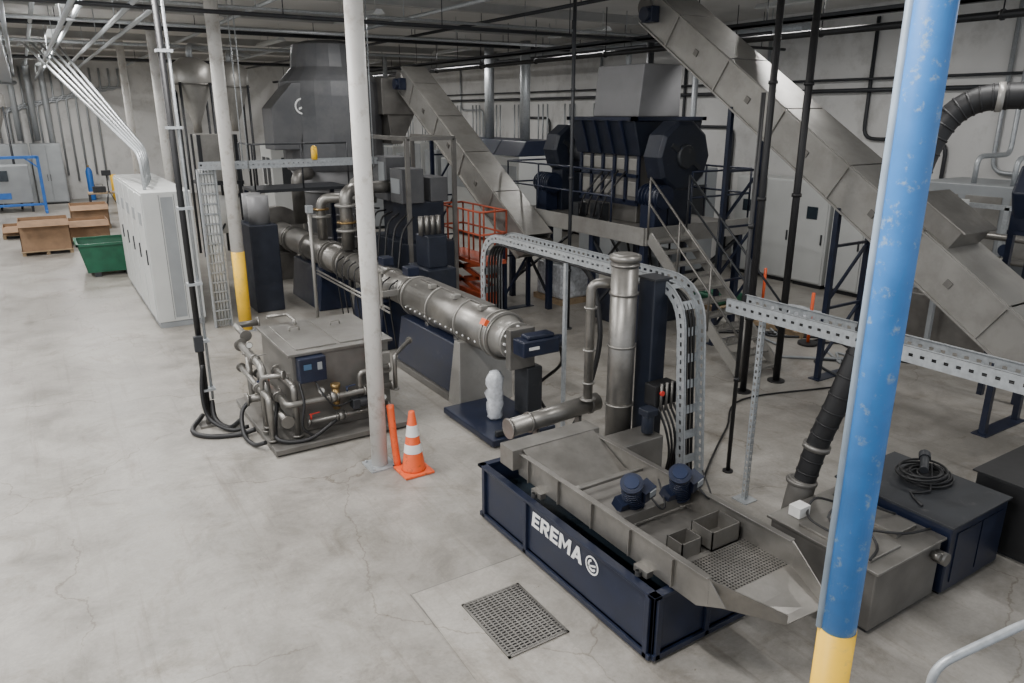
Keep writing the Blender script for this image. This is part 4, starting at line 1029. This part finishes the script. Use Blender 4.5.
for (x,z) in((-.6,6.0),(.0,5.85),(.5,6.15),(.85,5.7),(1.2,6.05),(1.7,5.8),(2.2,5.9),(4.5,6.3),(7.8,6.25)):
    m=M().tube([(x,11,z),(x,43.9,z)],.045,8)
    for y in range(12,43,4): m.tube([(x,y,z),(x,y,6.59)],.01,6)
    solo(m,'overhead_conduit',GALV,'galvanised conduit running under the ceiling','conduit',(x,25,z),group='conduits under the ceiling')
t=thing('overhead_cable_tray','galvanised cable tray full of cables below ceiling','cable tray',(-.2,26,5.5))
for x in(-.5,-.1): mk(M().perf((x,14,5.5),(0,28,0),(0,0,.12),110,1,.4,.3),'side_rail',GALV,t,solid=.004)
mk(M().b(-.5,-.1,14,42,5.49,5.5),'tray_floor',GALV,t)
m=M()
for y in range(15,42,4): m.tube([(-.5,y,5.5),(-.5,y,6.59)],.01,6);m.tube([(-.1,y,5.5),(-.1,y,6.59)],.01,6)
mk(m,'hangers',GALV,t)
for k_,(y,z) in enumerate(((6,3),(9,3.6),(12,4.2),(15,3.8),(19,4.4),(24,4.0),(29,4.3))):
    P=fillet([(16.93,y,.2),(16.93,y,z),(16.93,y+2,z),(16.93,y+2,6.3)],.3,5)
    solo(M().tube(P,.045,8),'wall_pipe',(GALV,DARK)[k_%2],'pipe run fixed to the white wall','pipe',(16.93,y,.2))
m=M().tube([(16.85,0,4.7),(16.85,43.9,4.7)],.05,8);m.tube([(16.85,0,4.95),(16.85,43.9,4.95)],.03,8)
solo(m,'wall_pipe',DARK,'pair of dark pipes along the white wall','pipe',(16.85,20,4.7))

# ------------------------------------------------------------------ right background
for i,y in enumerate((10.0,11.0,12.0,13.0)):
    t=thing('wall_cabinet','white electrical cabinet standing against the wall','cabinet',(16.4,y+.45,0),'white cabinets along the wall')
    mk(M().b(16.0,16.8,y,y+.9,.1,2.6),'body',WHITEC,t,.015);mk(M().b(16.05,16.75,y+.05,y+.85,0,.1),'plinth',DARK,t)
    d=mk(M().b(15.97,16,y+.04,y+.86,.14,2.56),'door',WHITEC,t,.004);mk(M().b(15.95,15.97,y+.1,y+.14,1.1,1.35),'handle',DARK,d)
    if i%2: mk(M().b(15.96,15.97,y+.3,y+.6,1.7,2.0),'display',SCREEN,t)
t=thing('pipe_manifold','stainless pipe manifold rack with valves and gauges','machine',(14.2,6.3,0))
for z in(1.3,1.7,2.1): mk(M().tube([(14.2,4.3,z),(14.2,8.2,z)],.06,12),'header_pipe',STEEL,t)
for y in(4.8,5.5,6.2,6.9,7.6):
    m=M();m.tube([(14.2,y,.6),(14.2,y,2.1)],.05,10);m.ring((14.2,y,1.5),(0,0,1),.1,.06);mk(m,'riser_pipe',STEELL,t)
    m=M();m.ring((14.1,y,1.9),(1,0,0),.11,.02,16);m.cyl((14.1,y,1.9),(14.2,y,1.9),.015);mk(m,'handwheel',DBLUE if y>6 else RED,t)
m=M()
for y in(4.4,6.4,8.1): m.b(14.35,14.43,y-.04,y+.04,0,2.6)
mk(m,'posts',GALV,t)
m=M();m.b(14.35,14.43,4.4,8.1,2.55,2.63);m.b(14.35,14.43,4.4,8.1,.9,.98);mk(m,'rack',GALV,t)
mk(M().b(13.95,14.35,4.8,7.8,.0,.9),'tank',STEELD,t,.02)
t=thing('control_panel','white control panel with blue display on a stand','panel',(13.7,7.05,0))
mk(M().b(13.6,13.75,6.75,7.35,2.2,2.75),'enclosure',WHITEC,t,.01);mk(M().b(13.59,13.6,6.82,7.2,2.35,2.6),'display',BLUEF,t)
mk(M().b(13.64,13.72,7.0,7.08,0,2.2),'stand',GREYC,t)
t=thing('chiller_unit','pale grey chiller box with vents and yellow plate','machine',(15.6,6.5,0))
mk(M().b(15.0,16.6,5.0,8.4,.1,2.9),'housing',GREYC,t,.02)
m=M()
for k_ in range(4): m.b(14.98,15.0,5.2+k_*.8,5.85+k_*.8,1.6,2.7)
mk(m,'windows',STEELL,t);mk(M().b(15.1,16.5,5.1,8.3,0,.1),'plinth',DARK,t);mk(M().b(14.97,15.0,5.25,5.55,2.75,2.88),'label_plate',YELL,t)
m=M()
for k_ in range(4): m.tube(fillet([(15.3,5.4+.7*k_,2.9),(15.3,5.4+.7*k_,3.4),(16.5,5.4+.7*k_,3.4),(16.5,5.4+.7*k_,5.5)],.2),.05,8)
mk(m,'cylinders',GALV,t)
t=thing('blower_unit','dark navy blower housing on a steel frame','machine',(12.3,5.2,0))
m=M().rev([(.5,-.3),(.55,-.25),(.55,.25),(.5,.3)],(12.3,4.95,3.1),(0,1,0),8,False);m.box((12.3,4.95,2.7),(.8,.6,.3));mk(m,'housing',NAVY,t,.02)
m=M()
for x in(11.95,12.65):
    for y in(4.7,5.2): m.b(x-.04,x+.04,y-.04,y+.04,0,2.56)
mk(m,'legs',NAVY,t)
mk(M().b(11.9,12.7,4.65,5.25,2.5,2.56),'top_frame',NAVY,t)
def pallet(x,y,lab,mt,h):
    t=thing('pallet_load',lab,'pallet',(x,y,0));m=M()
    for k_ in range(6): m.b(x-.5,x+.5,y-.6+k_*.22,y-.5+k_*.22,.1,.12)
    for k_ in(-.45,0,.45): m.b(x+k_-.04,x+k_+.04,y-.6,y+.6,0,.1)
    mk(m,'pallet',WOOD,t)
    m=M();m.b(x-.42,x+.42,y-.5,y+.5,.12,.12+h);m.sph((x,y,.12+h),.35,12,1,1.1,.25);mk(m,'load',mt,t,.05)
pallet(12.6,9.2,'wooden pallet carrying plastic-wrapped parts',PLAST,.25)
pallet(12.7,11.4,'wooden pallet carrying green plastic sheeting',GREEN,.2)
for (x,y) in((11.9,8.3),(13.0,10.3)):
    t=thing('barrier_post','orange barrier post on dark round base','safety post',(x,y,0),'orange barrier posts')
    mk(M().cyl((x,y,0),(x,y,.05),.18),'base',BLACK,t);mk(M().cyl((x,y,.05),(x,y,1.0),.03),'post',ORNG,t)
random.seed(5)
for k_ in range(7):
    x=11.4+random.uniform(-.3,1.5);y=6.6+k_*.5
    pts=[(x+random.uniform(-.8,.8),y+random.uniform(-.6,.6),.025) for _ in range(6)]
    solo(M().tube(smooth(pts,6),.022,6),'floor_cable',(BLACK,DARK,GREYC)[k_%3],'loose cable lying on the concrete','cable',(x,y,0))
P=smooth([(5.9,5.3,.02),(6.8,5.9,.02),(7.6,6.4,.02),(8.6,7.0,.02),(10.2,6.6,.02)],6)
solo(M().tube(P,.014,6),'floor_cable',BLACK,'black cable snaking across the concrete','cable',(5.9,5.3,0))

# ------------------------------------------------------------------ world + camera
w=bpy.data.worlds.new('world');bpy.context.scene.world=w;w.use_nodes=True
bg=w.node_tree.nodes['Background'];bg.inputs['Color'].default_value=(.88,.93,1,1);bg.inputs['Strength'].default_value=.95
cd=bpy.data.cameras.new('cam');cam=bpy.data.objects.new('cam',cd);COL.objects.link(cam)
cd.sensor_width=36;cd.lens=740/1024*36;cd.clip_start=.05;cd.clip_end=200
cam.location=(0,0,4.2)
az=math.radians(32.4);pt=math.radians(17.2)
d=V((math.sin(az)*math.cos(pt),math.cos(az)*math.cos(pt),-math.sin(pt)))
cam.rotation_euler=d.to_track_quat('-Z','Y').to_euler()
bpy.context.scene.camera=cam
